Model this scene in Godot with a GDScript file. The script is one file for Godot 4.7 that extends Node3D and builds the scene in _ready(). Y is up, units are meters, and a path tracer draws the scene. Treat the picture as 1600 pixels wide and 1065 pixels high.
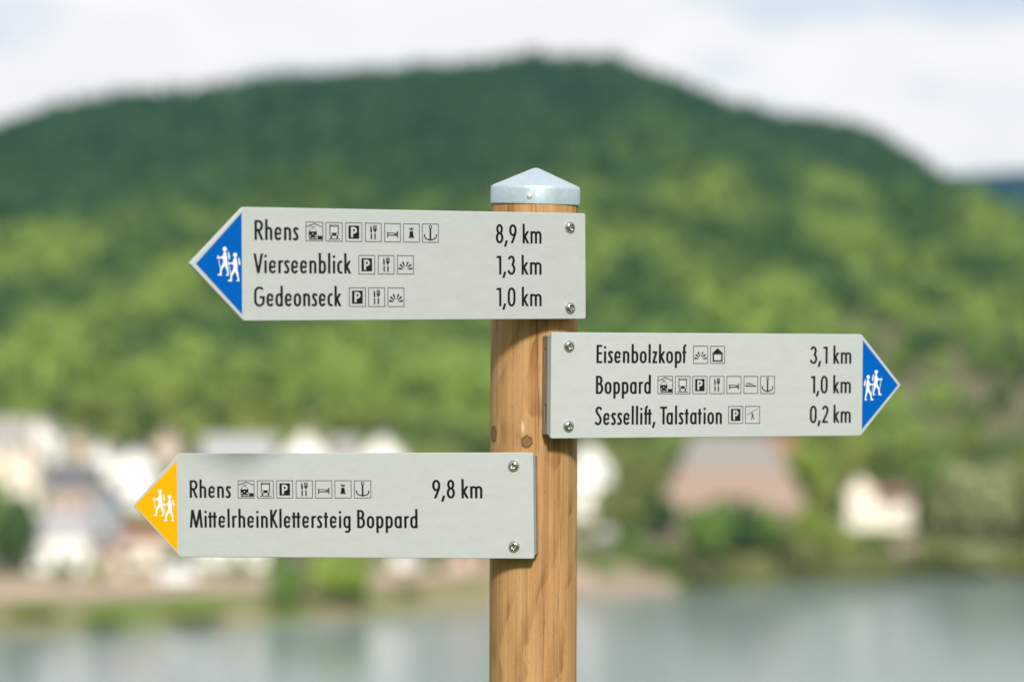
extends Node3D
# A wooden hiking signpost with three aluminium direction signs, in front of a river valley with a village and a wooded hill.
# The eye is the origin of the scene; the river lies 40 m below it.

const RIVER := -40.0
const ROOT_Z := -2.912          # depth of the post's axis
const RIDGE := [Vector2(-900, 60), Vector2(-600, 84), Vector2(-420, 92), Vector2(-318, 112), Vector2(-278, 129), Vector2(-239, 135), Vector2(-203, 137), Vector2(-159, 144), Vector2(-80, 150), Vector2(-10, 155), Vector2(14, 159), Vector2(64, 157), Vector2(84, 151), Vector2(119, 135), Vector2(159, 122), Vector2(182, 119), Vector2(214, 116), Vector2(224, 102), Vector2(234, 87), Vector2(247, 77), Vector2(260, 64), Vector2(292, 24), Vector2(330, -8), Vector2(420, -22), Vector2(900, -34)]
const SHORE := [Vector2(-900, 300), Vector2(-65, 306), Vector2(-20, 323), Vector2(0, 340), Vector2(22, 352), Vector2(45, 368), Vector2(78, 375), Vector2(900, 440)]

var rng := RandomNumberGenerator.new()
var n1 := FastNoiseLite.new()
var n2 := FastNoiseLite.new()
var used := {}
var boxes := {}
var mats := {}
var sites := []

# ---------------------------------------------------------------- helpers
func lin(r: float, g: float, b: float) -> Color:
	return Color(r, g, b).linear_to_srgb()

func mat(called: String, c: Color, rough := 0.8, metal := 0.0) -> StandardMaterial3D:
	if mats.has(called): return mats[called]
	var m := StandardMaterial3D.new()
	m.resource_name = called
	m.albedo_color = c
	m.roughness = rough
	m.metallic = metal
	mats[called] = m
	return m

func numbered(called: String) -> String:
	var k: int = used.get(called, 0)
	used[called] = k + 1
	return called if k == 0 else "%s_%03d" % [called, k]

func tag(o: Node, label := "", category := "", group := "", kind := "") -> Node:
	if label: o.set_meta("label", label)
	if category: o.set_meta("category", category)
	if group: o.set_meta("group", group)
	if kind: o.set_meta("kind", kind)
	return o

func thing(called: String, label: String, category: String, at: Vector3, turn := 0.0, group := "") -> Node3D:
	var o := Node3D.new()
	o.name = numbered(called)
	add_child(o)
	o.position = at
	o.rotation.y = turn
	tag(o, label, category, group)
	return o

func put(called: String, mesh: Mesh, m: Material, parent: Node = null) -> MeshInstance3D:
	var o := MeshInstance3D.new()
	o.mesh = mesh
	if m: o.material_override = m
	if parent == null:
		o.name = numbered(called)
		add_child(o)
	else:
		var k := 0
		o.name = called
		while parent.has_node(NodePath(o.name)):
			k += 1
			o.name = "%s_%03d" % [called, k]
		parent.add_child(o, true)
	return o

func begin() -> SurfaceTool:
	var st := SurfaceTool.new()
	st.begin(Mesh.PRIMITIVE_TRIANGLES)
	return st

func tri(st: SurfaceTool, a: Vector3, b: Vector3, c: Vector3) -> void:   # counter-clockwise as seen from the front
	st.add_vertex(a); st.add_vertex(c); st.add_vertex(b)

func quad(st: SurfaceTool, a: Vector3, b: Vector3, c: Vector3, d: Vector3) -> void:
	tri(st, a, b, c)
	tri(st, a, c, d)

func add_box(st: SurfaceTool, lo: Vector3, hi: Vector3) -> void:
	var p := []
	for i in 8: p.append(Vector3(hi.x if i & 1 else lo.x, hi.y if i & 2 else lo.y, hi.z if i & 4 else lo.z))
	quad(st, p[4], p[5], p[7], p[6]); quad(st, p[1], p[0], p[2], p[3])
	quad(st, p[5], p[1], p[3], p[7]); quad(st, p[0], p[4], p[6], p[2])
	quad(st, p[6], p[7], p[3], p[2]); quad(st, p[0], p[1], p[5], p[4])

func done(st: SurfaceTool) -> ArrayMesh:
	st.generate_normals()
	return st.commit()

func box(size: Vector3) -> Mesh:     # a box standing on its base
	if not boxes.has(size):
		var st := begin()
		st.set_smooth_group(-1)
		add_box(st, Vector3(-size.x / 2, 0, -size.z / 2), Vector3(size.x / 2, size.y, size.z / 2))
		boxes[size] = done(st)
	return boxes[size]

func lathe(profile: Array, sides: int, smooth := true) -> ArrayMesh:
	var st := begin()
	st.set_smooth_group(1 if smooth else -1)
	for i in profile.size() - 1:
		for k in sides:
			var a := TAU * k / sides
			var b := TAU * (k + 1) / sides
			var p: Vector2 = profile[i]
			var q: Vector2 = profile[i + 1]
			var v := [Vector3(p.x * sin(a), p.y, p.x * cos(a)), Vector3(p.x * sin(b), p.y, p.x * cos(b)), Vector3(q.x * sin(b), q.y, q.x * cos(b)), Vector3(q.x * sin(a), q.y, q.x * cos(a))]
			if p.x < 1e-6: tri(st, v[0], v[2], v[3])
			elif q.x < 1e-6: tri(st, v[0], v[1], v[2])
			else: quad(st, v[0], v[1], v[2], v[3])
	return done(st)

func curve_at(points: Array, x: float) -> float:
	for i in points.size() - 1:
		if x <= points[i + 1].x:
			var t: float = clampf((x - points[i].x) / (points[i + 1].x - points[i].x), 0, 1)
			return lerpf(points[i].y, points[i + 1].y, t)
	return points[-1].y

# ---------------------------------------------------------------- flat print: strokes, fills
const WV := 0.138
const WH := 0.116

func strip(st: SurfaceTool, pts: PackedVector2Array, wx: float, wy: float, z: float, map: Callable, flat0 := false, flat1 := false, closed := false) -> void:
	var n := pts.size()
	var l := PackedVector2Array()
	var r := PackedVector2Array()
	for i in n:
		var before := pts[(i - 1 + n) % n] if closed else pts[maxi(i - 1, 0)]
		var after := pts[(i + 1) % n] if closed else pts[mini(i + 1, n - 1)]
		var d0 := (pts[i] - before).normalized()
		var d1 := (after - pts[i]).normalized()
		if d0 == Vector2.ZERO: d0 = d1
		if d1 == Vector2.ZERO: d1 = d0
		var m := (d0.orthogonal() + d1.orthogonal()).normalized()
		var k := 1.0 / maxf(m.dot(d0.orthogonal()), 0.45)
		var off := Vector2(m.x * wx, m.y * wy) * 0.5 * k
		var a := pts[i] + off
		var b := pts[i] - off
		if (i == 0 and flat0) or (i == n - 1 and flat1):
			var d := d1 if i == 0 else d0
			if absf(d.y) > 0.2:
				a += d * (pts[i].y - a.y) / d.y
				b += d * (pts[i].y - b.y) / d.y
		l.append(a)
		r.append(b)
	for i in (n if closed else n - 1):
		var j := (i + 1) % n
		flat_tri(st, map.call(l[i]), map.call(r[i]), map.call(r[j]), z)
		flat_tri(st, map.call(l[i]), map.call(r[j]), map.call(l[j]), z)

func flat_tri(st: SurfaceTool, a: Vector2, b: Vector2, c: Vector2, z: float) -> void:
	if absf((b - a).cross(c - a)) < 1e-13: return
	st.set_normal(Vector3(0, 0, 1))
	if (b - a).cross(c - a) < 0:
		var t := b
		b = c
		c = t
	st.add_vertex(Vector3(a.x, a.y, z)); st.add_vertex(Vector3(c.x, c.y, z)); st.add_vertex(Vector3(b.x, b.y, z))

func fill(st: SurfaceTool, pts: PackedVector2Array, z: float, map: Callable) -> void:
	var ix := Geometry2D.triangulate_polygon(pts)
	for i in range(0, ix.size(), 3):
		flat_tri(st, map.call(pts[ix[i]]), map.call(pts[ix[i + 1]]), map.call(pts[ix[i + 2]]), z)

func ring_points(cx: float, cy: float, rx: float, ry: float, n := 20) -> PackedVector2Array:
	var p := PackedVector2Array()
	for i in n: p.append(Vector2(cx + rx * cos(TAU * i / n), cy + ry * sin(TAU * i / n)))
	return p

func arc(p: PackedVector2Array, cx: float, cy: float, rx: float, ry: float, a0: float, a1: float) -> PackedVector2Array:
	var n := maxi(3, int(absf(a1 - a0) / 11.0))
	for i in n + 1:
		var a := deg_to_rad(lerpf(a0, a1, float(i) / n))
		var q := Vector2(cx + rx * cos(a), cy + ry * sin(a))
		if p.is_empty() or p[-1].distance_to(q) > 1e-4: p.append(q)
	return p

func spline(pts: Array) -> PackedVector2Array:
	var p := PackedVector2Array()
	for i in pts.size() - 1:
		var a: Vector2 = pts[maxi(i - 1, 0)]
		var b: Vector2 = pts[i]
		var c: Vector2 = pts[i + 1]
		var d: Vector2 = pts[mini(i + 2, pts.size() - 1)]
		for k in 7: p.append(b.cubic_interpolate(c, a, d, k / 7.0))
	p.append(pts[-1])
	return p

# A narrow geometric sans letter: [advance width, strokes]; a stroke is [points, flat start, flat end, closed] or [centre, radius].
# Units: height of a capital = 1.
func ln(a: Array, f0 := true, f1 := true) -> Array:
	var p := PackedVector2Array()
	for i in range(0, a.size(), 2): p.append(Vector2(a[i], a[i + 1]))
	return [p, f0, f1, false]

func glyph(c: String) -> Array:
	var h := WV / 2
	var X := 0.66
	var A := 1.056
	var t := 0.672 - WH / 2
	var o := -0.012 + WH / 2
	match c:
		"n", "h":
			var p := PackedVector2Array()
			arc(p, 0.198, t - 0.15, 0.134, 0.15, 200, 0)
			p.append(Vector2(0.332, 0))
			return [0.396, 0.067, 0.067, [ln([h, 0, h, X if c == "n" else A]), [p, false, true, false]]]
		"m":
			var p := PackedVector2Array()
			arc(p, 0.198, t - 0.14, 0.134, 0.14, 200, 0)
			p.append(Vector2(0.332, 0))
			var q := PackedVector2Array()
			arc(q, 0.466, t - 0.14, 0.134, 0.14, 190, 0)
			q.append(Vector2(0.6, 0))
			return [0.664, 0.067, 0.067, [ln([h, 0, h, X]), [p, false, true, false], [q, false, true, false]]]
		"r":
			var p := PackedVector2Array()
			arc(p, 0.215, t - 0.16, 0.151, 0.16, 190, 68)
			return [0.285, 0.067, 0.01, [ln([h, 0, h, X]), [p, false, false, false]]]
		"e":
			var p := PackedVector2Array([Vector2(0.338, 0.325), Vector2(0.338, 0.43)])
			arc(p, 0.201, 0.42, 0.137, t - 0.42, 0, 180)
			arc(p, 0.201, 0.23, 0.137, 0.23 - o, 180, 335)
			return [0.402, 0.05, 0.05, [[p, true, false, false], ln([h, 0.325, 0.338, 0.325], false, false)]]
		"o":
			var p := PackedVector2Array()
			arc(p, 0.208, 0.42, 0.144, t - 0.42, 0, 180)
			arc(p, 0.208, 0.23, 0.144, 0.23 - o, 180, 350)
			return [0.416, 0.05, 0.05, [[p, false, false, true]]]
		"d", "a", "g", "q":
			var p := PackedVector2Array()
			arc(p, 0.205, 0.42, 0.141, t - 0.42, 0, 180)
			arc(p, 0.205, 0.23, 0.141, 0.23 - o, 180, 360)
			var s := [[p, false, false, false]]
			if c == "g":
				var q := PackedVector2Array([Vector2(0.346, X), Vector2(0.346, -0.05)])
				arc(q, 0.21, -0.08, 0.136, 0.13, 0, -140)
				s.append([q, true, false, false])
			else: s.append(ln([0.346, 0, 0.346, A if c == "d" else X]))
			return [0.41, 0.05, 0.067, s]
		"b", "p":
			var p := PackedVector2Array()
			arc(p, 0.205, 0.23, 0.141, 0.23 - o, 180, 360)
			arc(p, 0.205, 0.42, 0.141, t - 0.42, 0, 180)
			return [0.41, 0.067, 0.05, [ln([h, 0 if c == "b" else -0.265, h, A if c == "b" else X]), [p, false, false, false]]]
		"s":
			return [0.292, 0.045, 0.045, [[spline([Vector2(0.262, 0.535), Vector2(0.225, 0.6), Vector2(0.15, 0.622), Vector2(0.085, 0.585), Vector2(0.07, 0.495), Vector2(0.125, 0.385), Vector2(0.195, 0.285), Vector2(0.225, 0.185), Vector2(0.2, 0.085), Vector2(0.125, 0.04), Vector2(0.06, 0.06), Vector2(0.025, 0.12)]), false, false, false]]]
		"c":
			var p := PackedVector2Array()
			arc(p, 0.215, 0.42, 0.151, t - 0.42, 62, 180)
			arc(p, 0.215, 0.23, 0.151, 0.23 - o, 180, 298)
			return [0.3, 0.05, 0.03, [[p, false, false, false]]]
		"k":
			return [0.405, 0.067, 0.0, [ln([h, 0, h, A]), ln([0.315, X, 0.12, 0.34]), ln([0.135, 0.375, 0.33, 0])]]
		"i":
			return [WV, 0.067, 0.067, [ln([h, 0, h, X]), [Vector2(h, 0.87), 0.074]]]
		"l":
			return [WV, 0.067, 0.067, [ln([h, 0, h, A])]]
		"t":
			return [0.27, 0.0, 0.0, [ln([0.135, 0, 0.135, 0.86]), ln([0.0, 0.607, 0.27, 0.607], false, false)]]
		"f":
			var p := PackedVector2Array([Vector2(0.12, 0), Vector2(0.12, 0.85)])
			arc(p, 0.245, 0.86, 0.125, 0.15, 180, 85)
			return [0.255, 0.0, 0.0, [[p, true, false, false], ln([0.0, 0.607, 0.255, 0.607], false, false)]]
		"z":
			return [0.31, 0.03, 0.03, [ln([0.01, 0.607, 0.3, 0.607], false, false), ln([0.235, 0.58, 0.075, 0.08]), ln([0.005, 0.053, 0.305, 0.053], false, false)]]
		"R":
			var p := PackedVector2Array([Vector2(h, 0.947), Vector2(0.24, 0.947)])
			arc(p, 0.25, 0.725, 0.15, 0.222, 90, -90)
			p.append(Vector2(h, 0.503))
			return [0.49, 0.067, 0.02, [ln([h, 0, h, 1]), [p, false, false, false], ln([0.205, 0.5, 0.415, 0])]]
		"B":
			var p := PackedVector2Array([Vector2(h, 0.947), Vector2(0.2, 0.947)])
			arc(p, 0.205, 0.75, 0.135, 0.197, 90, -90)
			p.append(Vector2(h, 0.553))
			var q := PackedVector2Array([Vector2(0.14, 0.551), Vector2(0.22, 0.551)])
			arc(q, 0.22, 0.302, 0.165, 0.249, 90, -90)
			q.append(Vector2(h, 0.053))
			return [0.45, 0.067, 0.05, [ln([h, 0, h, 1]), [p, false, false, false], [q, false, false, false]]]
		"V":
			return [0.53, 0.0, 0.0, [ln([0.066, 1, 0.262, 0]), ln([0.464, 1, 0.268, 0])]]
		"G":
			var p := PackedVector2Array()
			arc(p, 0.295, 0.70, 0.231, 0.26, 38, 180)
			arc(p, 0.295, 0.30, 0.231, 0.26, 180, 355)
			p.append(Vector2(0.526, 0.49))
			return [0.59, 0.05, 0.05, [[p, false, true, false], ln([0.3, 0.47, 0.589, 0.47], false, false)]]
		"E":
			return [0.355, 0.067, 0.03, [ln([h, 0, h, 1]), ln([0.03, 0.947, 0.345, 0.947], false, false), ln([0.03, 0.537, 0.335, 0.537], false, false), ln([0.03, 0.053, 0.35, 0.053], false, false)]]
		"S":
			return [0.43, 0.04, 0.045, [[spline([Vector2(0.385, 0.835), Vector2(0.335, 0.935), Vector2(0.24, 0.962), Vector2(0.14, 0.92), Vector2(0.098, 0.8), Vector2(0.145, 0.66), Vector2(0.245, 0.53), Vector2(0.33, 0.4), Vector2(0.355, 0.27), Vector2(0.315, 0.11), Vector2(0.205, 0.04), Vector2(0.1, 0.07), Vector2(0.035, 0.165)]), false, false, false]]]
		"T":
			return [0.45, 0.01, 0.01, [ln([0.225, 0, 0.225, 0.95]), ln([0.0, 0.947, 0.45, 0.947], false, false)]]
		"M":
			return [0.76, 0.03, 0.03, [ln([0.064, 0, 0.165, 1]), ln([0.165, 1, 0.38, 0.0]), ln([0.595, 1, 0.38, 0.0]), ln([0.696, 0, 0.595, 1])]]
		"K":
			return [0.46, 0.067, 0.0, [ln([h, 0, h, 1]), ln([0.36, 1, 0.12, 0.51]), ln([0.13, 0.56, 0.39, 0])]]
		"8":
			return [0.45, 0.04, 0.04, [[ring_points(0.225, 0.75, 0.132, 0.21, 28), false, false, true], [ring_points(0.225, 0.29, 0.16, 0.248, 28), false, false, true]]]
		"9":
			return [0.45, 0.04, 0.04, [[ring_points(0.225, 0.70, 0.16, 0.26, 28), false, false, true], [spline([Vector2(0.385, 0.68), Vector2(0.37, 0.55), Vector2(0.3, 0.35), Vector2(0.16, 0)]), false, true, false]]]
		"1":
			return [0.27, 0.09, 0.05, [ln([0.205, 0, 0.205, 1]), ln([0.0, 0.93, 0.2, 0.93], false, false)]]
		"0":
			var p := PackedVector2Array()
			arc(p, 0.225, 0.67, 0.16, 0.29, 0, 180)
			arc(p, 0.225, 0.33, 0.16, 0.29, 180, 352)
			return [0.45, 0.04, 0.04, [[p, false, false, true]]]
		"3":
			var p := PackedVector2Array()
			arc(p, 0.215, 0.75, 0.135, 0.21, 165, -78)
			var q := PackedVector2Array()
			arc(q, 0.215, 0.29, 0.165, 0.25, 84, -165)
			return [0.44, 0.03, 0.04, [[p, false, false, false], [q, false, false, false]]]
		"2":
			var p := PackedVector2Array()
			arc(p, 0.215, 0.74, 0.15, 0.22, 170, -12)
			p.append(Vector2(0.3, 0.5))
			p.append(Vector2(0.085, 0.08))
			return [0.42, 0.04, 0.03, [[p, false, false, false], ln([0.01, 0.053, 0.4, 0.053], false, false)]]
		",":
			return [0.16, 0.03, 0.07, [ln([0.125, 0.15, 0.03, -0.19])]]
	return [0.24, 0, 0, []]

const KERN := {"Ta": -0.1, "ft": -0.03, "tt": -0.02, "f,": -0.04, "t,": 0.02, "rs": -0.01, "ta": 0.04, "ti": 0.05, "te": 0.04, "st": 0.03, "it": 0.0, "lt": 0.0, "rd": 0.0, "lf": 0.0, "if": 0.03}

func lettering(text: String, x0: float, x1: float, y: float, cap: float) -> ArrayMesh:   # millimetres on the plate
	var pen := 0.0
	var placed := []
	for i in text.length():
		var g := glyph(text[i])
		pen += (0.0 if i == 0 else float(g[1])) + float(KERN.get(text.substr(i - 1, 2), 0.0) if i > 0 else 0.0)
		placed.append([pen, g[3]])
		pen += g[0] + (0.0 if i == text.length() - 1 else float(g[2]))
	var sx := (x1 - x0) / pen
	var st := begin()
	for p in placed:
		var k := 0
		var px: float = p[0]
		var map := func(q: Vector2) -> Vector2: return Vector2(x0 + (px + q.x) * sx, y + q.y * cap) * 0.001
		for s in p[1]:
			var z := 0.00015 + 0.00004 * k
			if s.size() == 2: fill(st, ring_points(s[0].x, s[0].y, s[1] * cap / sx, s[1], 16), z, map)
			else: strip(st, s[0], WV * cap / sx, WH, z, map, s[1], s[2], s[3])
			k += 1
	return st.commit()

# A pictogram in its frame: L = line, F = filled shape, C = disc, small letters in the plate's own colour; unit square, y up.
func pictures(kind: String) -> Array:
	match kind:
		"train": return [["L", 0.045, 0.04, 0.745, 0.5, 0.905, 0.95, 0.745], ["L", 0.03, 0.27, 0.775, 0.36, 0.735, 0.46, 0.735, 0.55, 0.775], ["L", 0.03, 0.41, 0.735, 0.41, 0.68],
			["F", 0.165, 0.25, 0.165, 0.48, 0.2, 0.57, 0.28, 0.65, 0.4, 0.68, 0.53, 0.65, 0.6, 0.57, 0.64, 0.48, 0.64, 0.25, 0.6, 0.19, 0.2, 0.19],
			["f", 0.205, 0.51, 0.25, 0.59, 0.32, 0.64, 0.4, 0.655, 0.49, 0.64, 0.56, 0.59, 0.6, 0.51], ["c", 0.4, 0.385, 0.036], ["c", 0.25, 0.28, 0.042], ["c", 0.56, 0.28, 0.042],
			["L", 0.04, 0.17, 0.115, 0.68, 0.115], ["F", 0.24, 0.13, 0.32, 0.13, 0.32, 0.17, 0.24, 0.17], ["F", 0.48, 0.13, 0.56, 0.13, 0.56, 0.17, 0.48, 0.17], ["F", 0.68, 0.1, 0.95, 0.1, 0.95, 0.29, 0.68, 0.29]]
		"bus": return [["F", 0.23, 0.3, 0.78, 0.3, 0.78, 0.87, 0.23, 0.87], ["f", 0.285, 0.45, 0.725, 0.45, 0.725, 0.765, 0.285, 0.765], ["f", 0.3, 0.815, 0.71, 0.815, 0.71, 0.84, 0.3, 0.84],
			["c", 0.32, 0.37, 0.058], ["c", 0.69, 0.37, 0.058], ["F", 0.28, 0.17, 0.37, 0.17, 0.37, 0.29, 0.28, 0.29], ["F", 0.64, 0.17, 0.73, 0.17, 0.73, 0.29, 0.64, 0.29], ["L", 0.035, 0.17, 0.13, 0.85, 0.13]]
		"parking": return [["F", 0.18, 0.16, 0.82, 0.16, 0.82, 0.84, 0.18, 0.84], ["l", 0.11, 0.39, 0.23, 0.39, 0.765], ["l", 0.1, 0.39, 0.715, 0.52, 0.715, 0.6, 0.67, 0.63, 0.6, 0.6, 0.52, 0.52, 0.475, 0.39, 0.475]]
		"cutlery": return [["F", 0.32, 0.5, 0.42, 0.5, 0.42, 0.68, 0.39, 0.8, 0.32, 0.88], ["F", 0.335, 0.14, 0.415, 0.14, 0.415, 0.44, 0.335, 0.44], ["L", 0.035, 0.515, 0.66, 0.515, 0.88], ["L", 0.035, 0.572, 0.66, 0.572, 0.88], ["L", 0.035, 0.628, 0.66, 0.628, 0.88], ["L", 0.035, 0.685, 0.66, 0.685, 0.88],
			["F", 0.498, 0.68, 0.498, 0.62, 0.56, 0.58, 0.56, 0.5, 0.64, 0.5, 0.64, 0.58, 0.702, 0.62, 0.702, 0.68], ["F", 0.56, 0.14, 0.64, 0.14, 0.64, 0.44, 0.56, 0.44]]
		"bed": return [["L", 0.055, 0.2, 0.24, 0.2, 0.54], ["L", 0.055, 0.81, 0.24, 0.81, 0.59], ["L", 0.055, 0.2, 0.37, 0.81, 0.37], ["L", 0.035, 0.2, 0.49, 0.58, 0.49, 0.65, 0.43, 0.78, 0.53], ["L", 0.035, 0.65, 0.43, 0.79, 0.43]]
		"tower": return [["F", 0.34, 0.77, 0.37, 0.78, 0.43, 0.72, 0.47, 0.78, 0.52, 0.78, 0.56, 0.72, 0.62, 0.78, 0.65, 0.77, 0.58, 0.66, 0.41, 0.66], ["F", 0.4, 0.6, 0.58, 0.6, 0.63, 0.3, 0.36, 0.3], ["F", 0.31, 0.245, 0.68, 0.245, 0.66, 0.29, 0.33, 0.29]]
		"anchor": return [["O", 0.045, 0.5, 0.83, 0.075], ["F", 0.45, 0.17, 0.45, 0.76, 0.55, 0.76, 0.55, 0.17], ["S", 0.06, 0.14, 0.42, 0.17, 0.27, 0.3, 0.185, 0.5, 0.15, 0.7, 0.185, 0.83, 0.27, 0.86, 0.42], ["F", 0.43, 0.17, 0.5, 0.08, 0.57, 0.17], ["F", 0.1, 0.4, 0.14, 0.46, 0.21, 0.37], ["F", 0.9, 0.4, 0.86, 0.46, 0.79, 0.37]]
		"view":
			var out := []
			for a in [6.0, 37.0, 68.0, 112.0, 143.0, 174.0]:
				var d := Vector2(cos(deg_to_rad(a)), sin(deg_to_rad(a)))
				var s := d.orthogonal()
				var c := Vector2(0.5, 0.27)
				var q := [c + d * 0.14 + s * 0.018, c + d * 0.42 + s * 0.055, c + d * 0.42 - s * 0.055, c + d * 0.14 - s * 0.018]
				out.append(["F", q[0].x, q[0].y, q[1].x, q[1].y, q[2].x, q[2].y, q[3].x, q[3].y])
			return out
		"hut": return [["F", 0.16, 0.12, 0.84, 0.12, 0.84, 0.55, 0.16, 0.55], ["F", 0.1, 0.56, 0.5, 0.88, 0.9, 0.56], ["f", 0.26, 0.2, 0.74, 0.2, 0.74, 0.51, 0.26, 0.51]]
		"boat": return [["F", 0.08, 0.46, 0.92, 0.46, 0.84, 0.4, 0.12, 0.4], ["L", 0.03, 0.17, 0.47, 0.24, 0.61, 0.33, 0.61, 0.62, 0.53, 0.72, 0.47], ["L", 0.025, 0.21, 0.53, 0.6, 0.53]]
		"lift": return [["L", 0.025, 0.1, 0.48, 0.88, 0.87], ["L", 0.03, 0.44, 0.65, 0.46, 0.58], ["F", 0.44, 0.58, 0.5, 0.6, 0.56, 0.44, 0.55, 0.36, 0.44, 0.38, 0.46, 0.48], ["L", 0.04, 0.45, 0.4, 0.42, 0.2], ["L", 0.04, 0.54, 0.4, 0.6, 0.22]]
	return []

func pictogram(kind: String, x0: float, x1: float, y0: float, y1: float) -> ArrayMesh:
	var dark := begin()
	var pale := begin()
	var any := false
	var w := x1 - x0
	var hgt := y1 - y0
	var map := func(q: Vector2) -> Vector2: return Vector2(x0 + q.x * w, y0 + q.y * hgt) * 0.001
	var k := 0
	var e := 0.36 / w
	var prims := [["B", 0.72 / w, e, e, 1 - e, e, 1 - e, 1 - e, e, 1 - e]]
	prims.append_array(pictures(kind))
	for p in prims:
		var z := 0.00015 + 0.00003 * k
		k += 1
		var c: String = p[0]
		var st := dark
		if c == c.to_lower():
			st = pale
			any = true
		c = c.to_upper()
		var pts := PackedVector2Array()
		if c in ["L", "S", "B"]:
			for i in range(2, p.size(), 2): pts.append(Vector2(p[i], p[i + 1]))
			if c == "S": pts = spline(Array(pts))
			strip(st, pts, p[1] * 1.05, p[1], z, map, false, false, c == "B")
		elif c == "F":
			for i in range(1, p.size(), 2): pts.append(Vector2(p[i], p[i + 1]))
			fill(st, pts, z, map)
		elif c == "C": fill(st, ring_points(p[1], p[2], p[3], p[3] * w / hgt, 14), z, map)
		elif c == "O": strip(st, ring_points(p[2], p[3], p[4], p[4] * w / hgt, 18), p[1], p[1], z, map, false, false, true)
	var m: ArrayMesh = dark.commit()
	m.surface_set_material(0, mats["print"])
	if any:
		m = pale.commit(m)
		m.surface_set_material(1, mats["bare_plate"])
	return m

# Two walkers with rucksacks and sticks, in the units of a drawing whose first head is at (0, 0); x grows right, y grows up, millimetres.
func walkers(map: Callable) -> ArrayMesh:
	var st := begin()
	var shapes := [
		[396, 300, 421, 300, 443, 350, 456, 420, 460, 530, 448, 585, 402, 604, 368, 568, 374, 480, 354, 448, 356, 402],
		[362, 402, 345, 411, 266, 420, 240, 426, 226, 433, 232, 444, 262, 447, 350, 447, 374, 465],
		[364, 556, 412, 598, 362, 655, 340, 702, 333, 768, 341, 810, 258, 807, 244, 793, 262, 784, 301, 768, 304, 700, 318, 644],
		[406, 590, 458, 556, 474, 640, 492, 772, 496, 808, 432, 808, 428, 795, 466, 777, 455, 716],
		[250, 378, 262, 374, 277, 440, 312, 650, 300, 654, 267, 452],
		[475, 308, 492, 310, 506, 360, 517, 410, 516, 464, 497, 472, 485, 420]]
	for man in 2:
		var d := Vector2(222, 122) * man
		var k := 0
		for s in shapes:
			var p := PackedVector2Array()
			for i in range(0, s.size(), 2): p.append(Vector2(s[i], s[i + 1]) + d)
			fill(st, p, 0.0003 + 0.00004 * k + 0.0003 * man, map)
			k += 1
		fill(st, ring_points(407 + d.x, 252 + d.y, 44, 47, 22), 0.0006 + 0.0003 * man, map)
	return st.commit()

# ---------------------------------------------------------------- the signpost
func rounded(pts: Array, radii: Array) -> PackedVector2Array:
	var out := PackedVector2Array()
	var n := pts.size()
	for i in n:
		var p: Vector2 = pts[i]
		var a: Vector2 = (pts[(i - 1 + n) % n] - p).normalized()
		var b: Vector2 = (pts[(i + 1) % n] - p).normalized()
		var cut: float = radii[i] / tan(acos(clampf(a.dot(b), -1, 1)) / 2)
		var p0 := p + a * cut
		var p1 := p + b * cut
		for k in 6:
			var t := k / 5.0
			out.append(p0.lerp(p, t).lerp(p.lerp(p1, t), t))
	return out

func plate_mesh(outline: PackedVector2Array, thick: float, bevel: float) -> ArrayMesh:   # front face at z = 0, counter-clockwise outline in metres
	var inner := Geometry2D.offset_polygon(outline, -bevel, Geometry2D.JOIN_MITER)[0]
	var st := begin()
	st.set_smooth_group(-1)
	var face: PackedVector2Array = inner
	var ix := Geometry2D.triangulate_polygon(face)
	for i in range(0, ix.size(), 3):
		for z in [0.0, -thick]:
			var a: Vector2 = face[ix[i]]
			var b: Vector2 = face[ix[i + 1]]
			var c: Vector2 = face[ix[i + 2]]
			if ((b - a).cross(c - a) < 0) != (z < 0):
				var t := b
				b = c
				c = t
			st.set_uv(a); st.add_vertex(Vector3(a.x, a.y, z))
			st.set_uv(c); st.add_vertex(Vector3(c.x, c.y, z))
			st.set_uv(b); st.add_vertex(Vector3(b.x, b.y, z))
	var n := outline.size()
	# nearest points pair inner to outer
	for ringz in [[0.0, -bevel], [-thick, -thick + bevel]]:
		for i in n:
			var a := outline[i]
			var b := outline[(i + 1) % n]
			var a2 := near_point(face, a)
			var b2 := near_point(face, b)
			var q := [Vector3(a.x, a.y, ringz[1]), Vector3(b.x, b.y, ringz[1]), Vector3(b2.x, b2.y, ringz[0]), Vector3(a2.x, a2.y, ringz[0])]
			if ringz[0] < 0: q.reverse()
			tri(st, q[0], q[1], q[2])
			tri(st, q[0], q[2], q[3])
	for i in n:
		var a := outline[i]
		var b := outline[(i + 1) % n]
		quad(st, Vector3(a.x, a.y, -thick + bevel), Vector3(b.x, b.y, -thick + bevel), Vector3(b.x, b.y, -bevel), Vector3(a.x, a.y, -bevel))
	return done(st)

func near_point(p: PackedVector2Array, q: Vector2) -> Vector2:
	var best := p[0]
	for v in p:
		if v.distance_squared_to(q) < best.distance_squared_to(q): best = v
	return best

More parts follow.
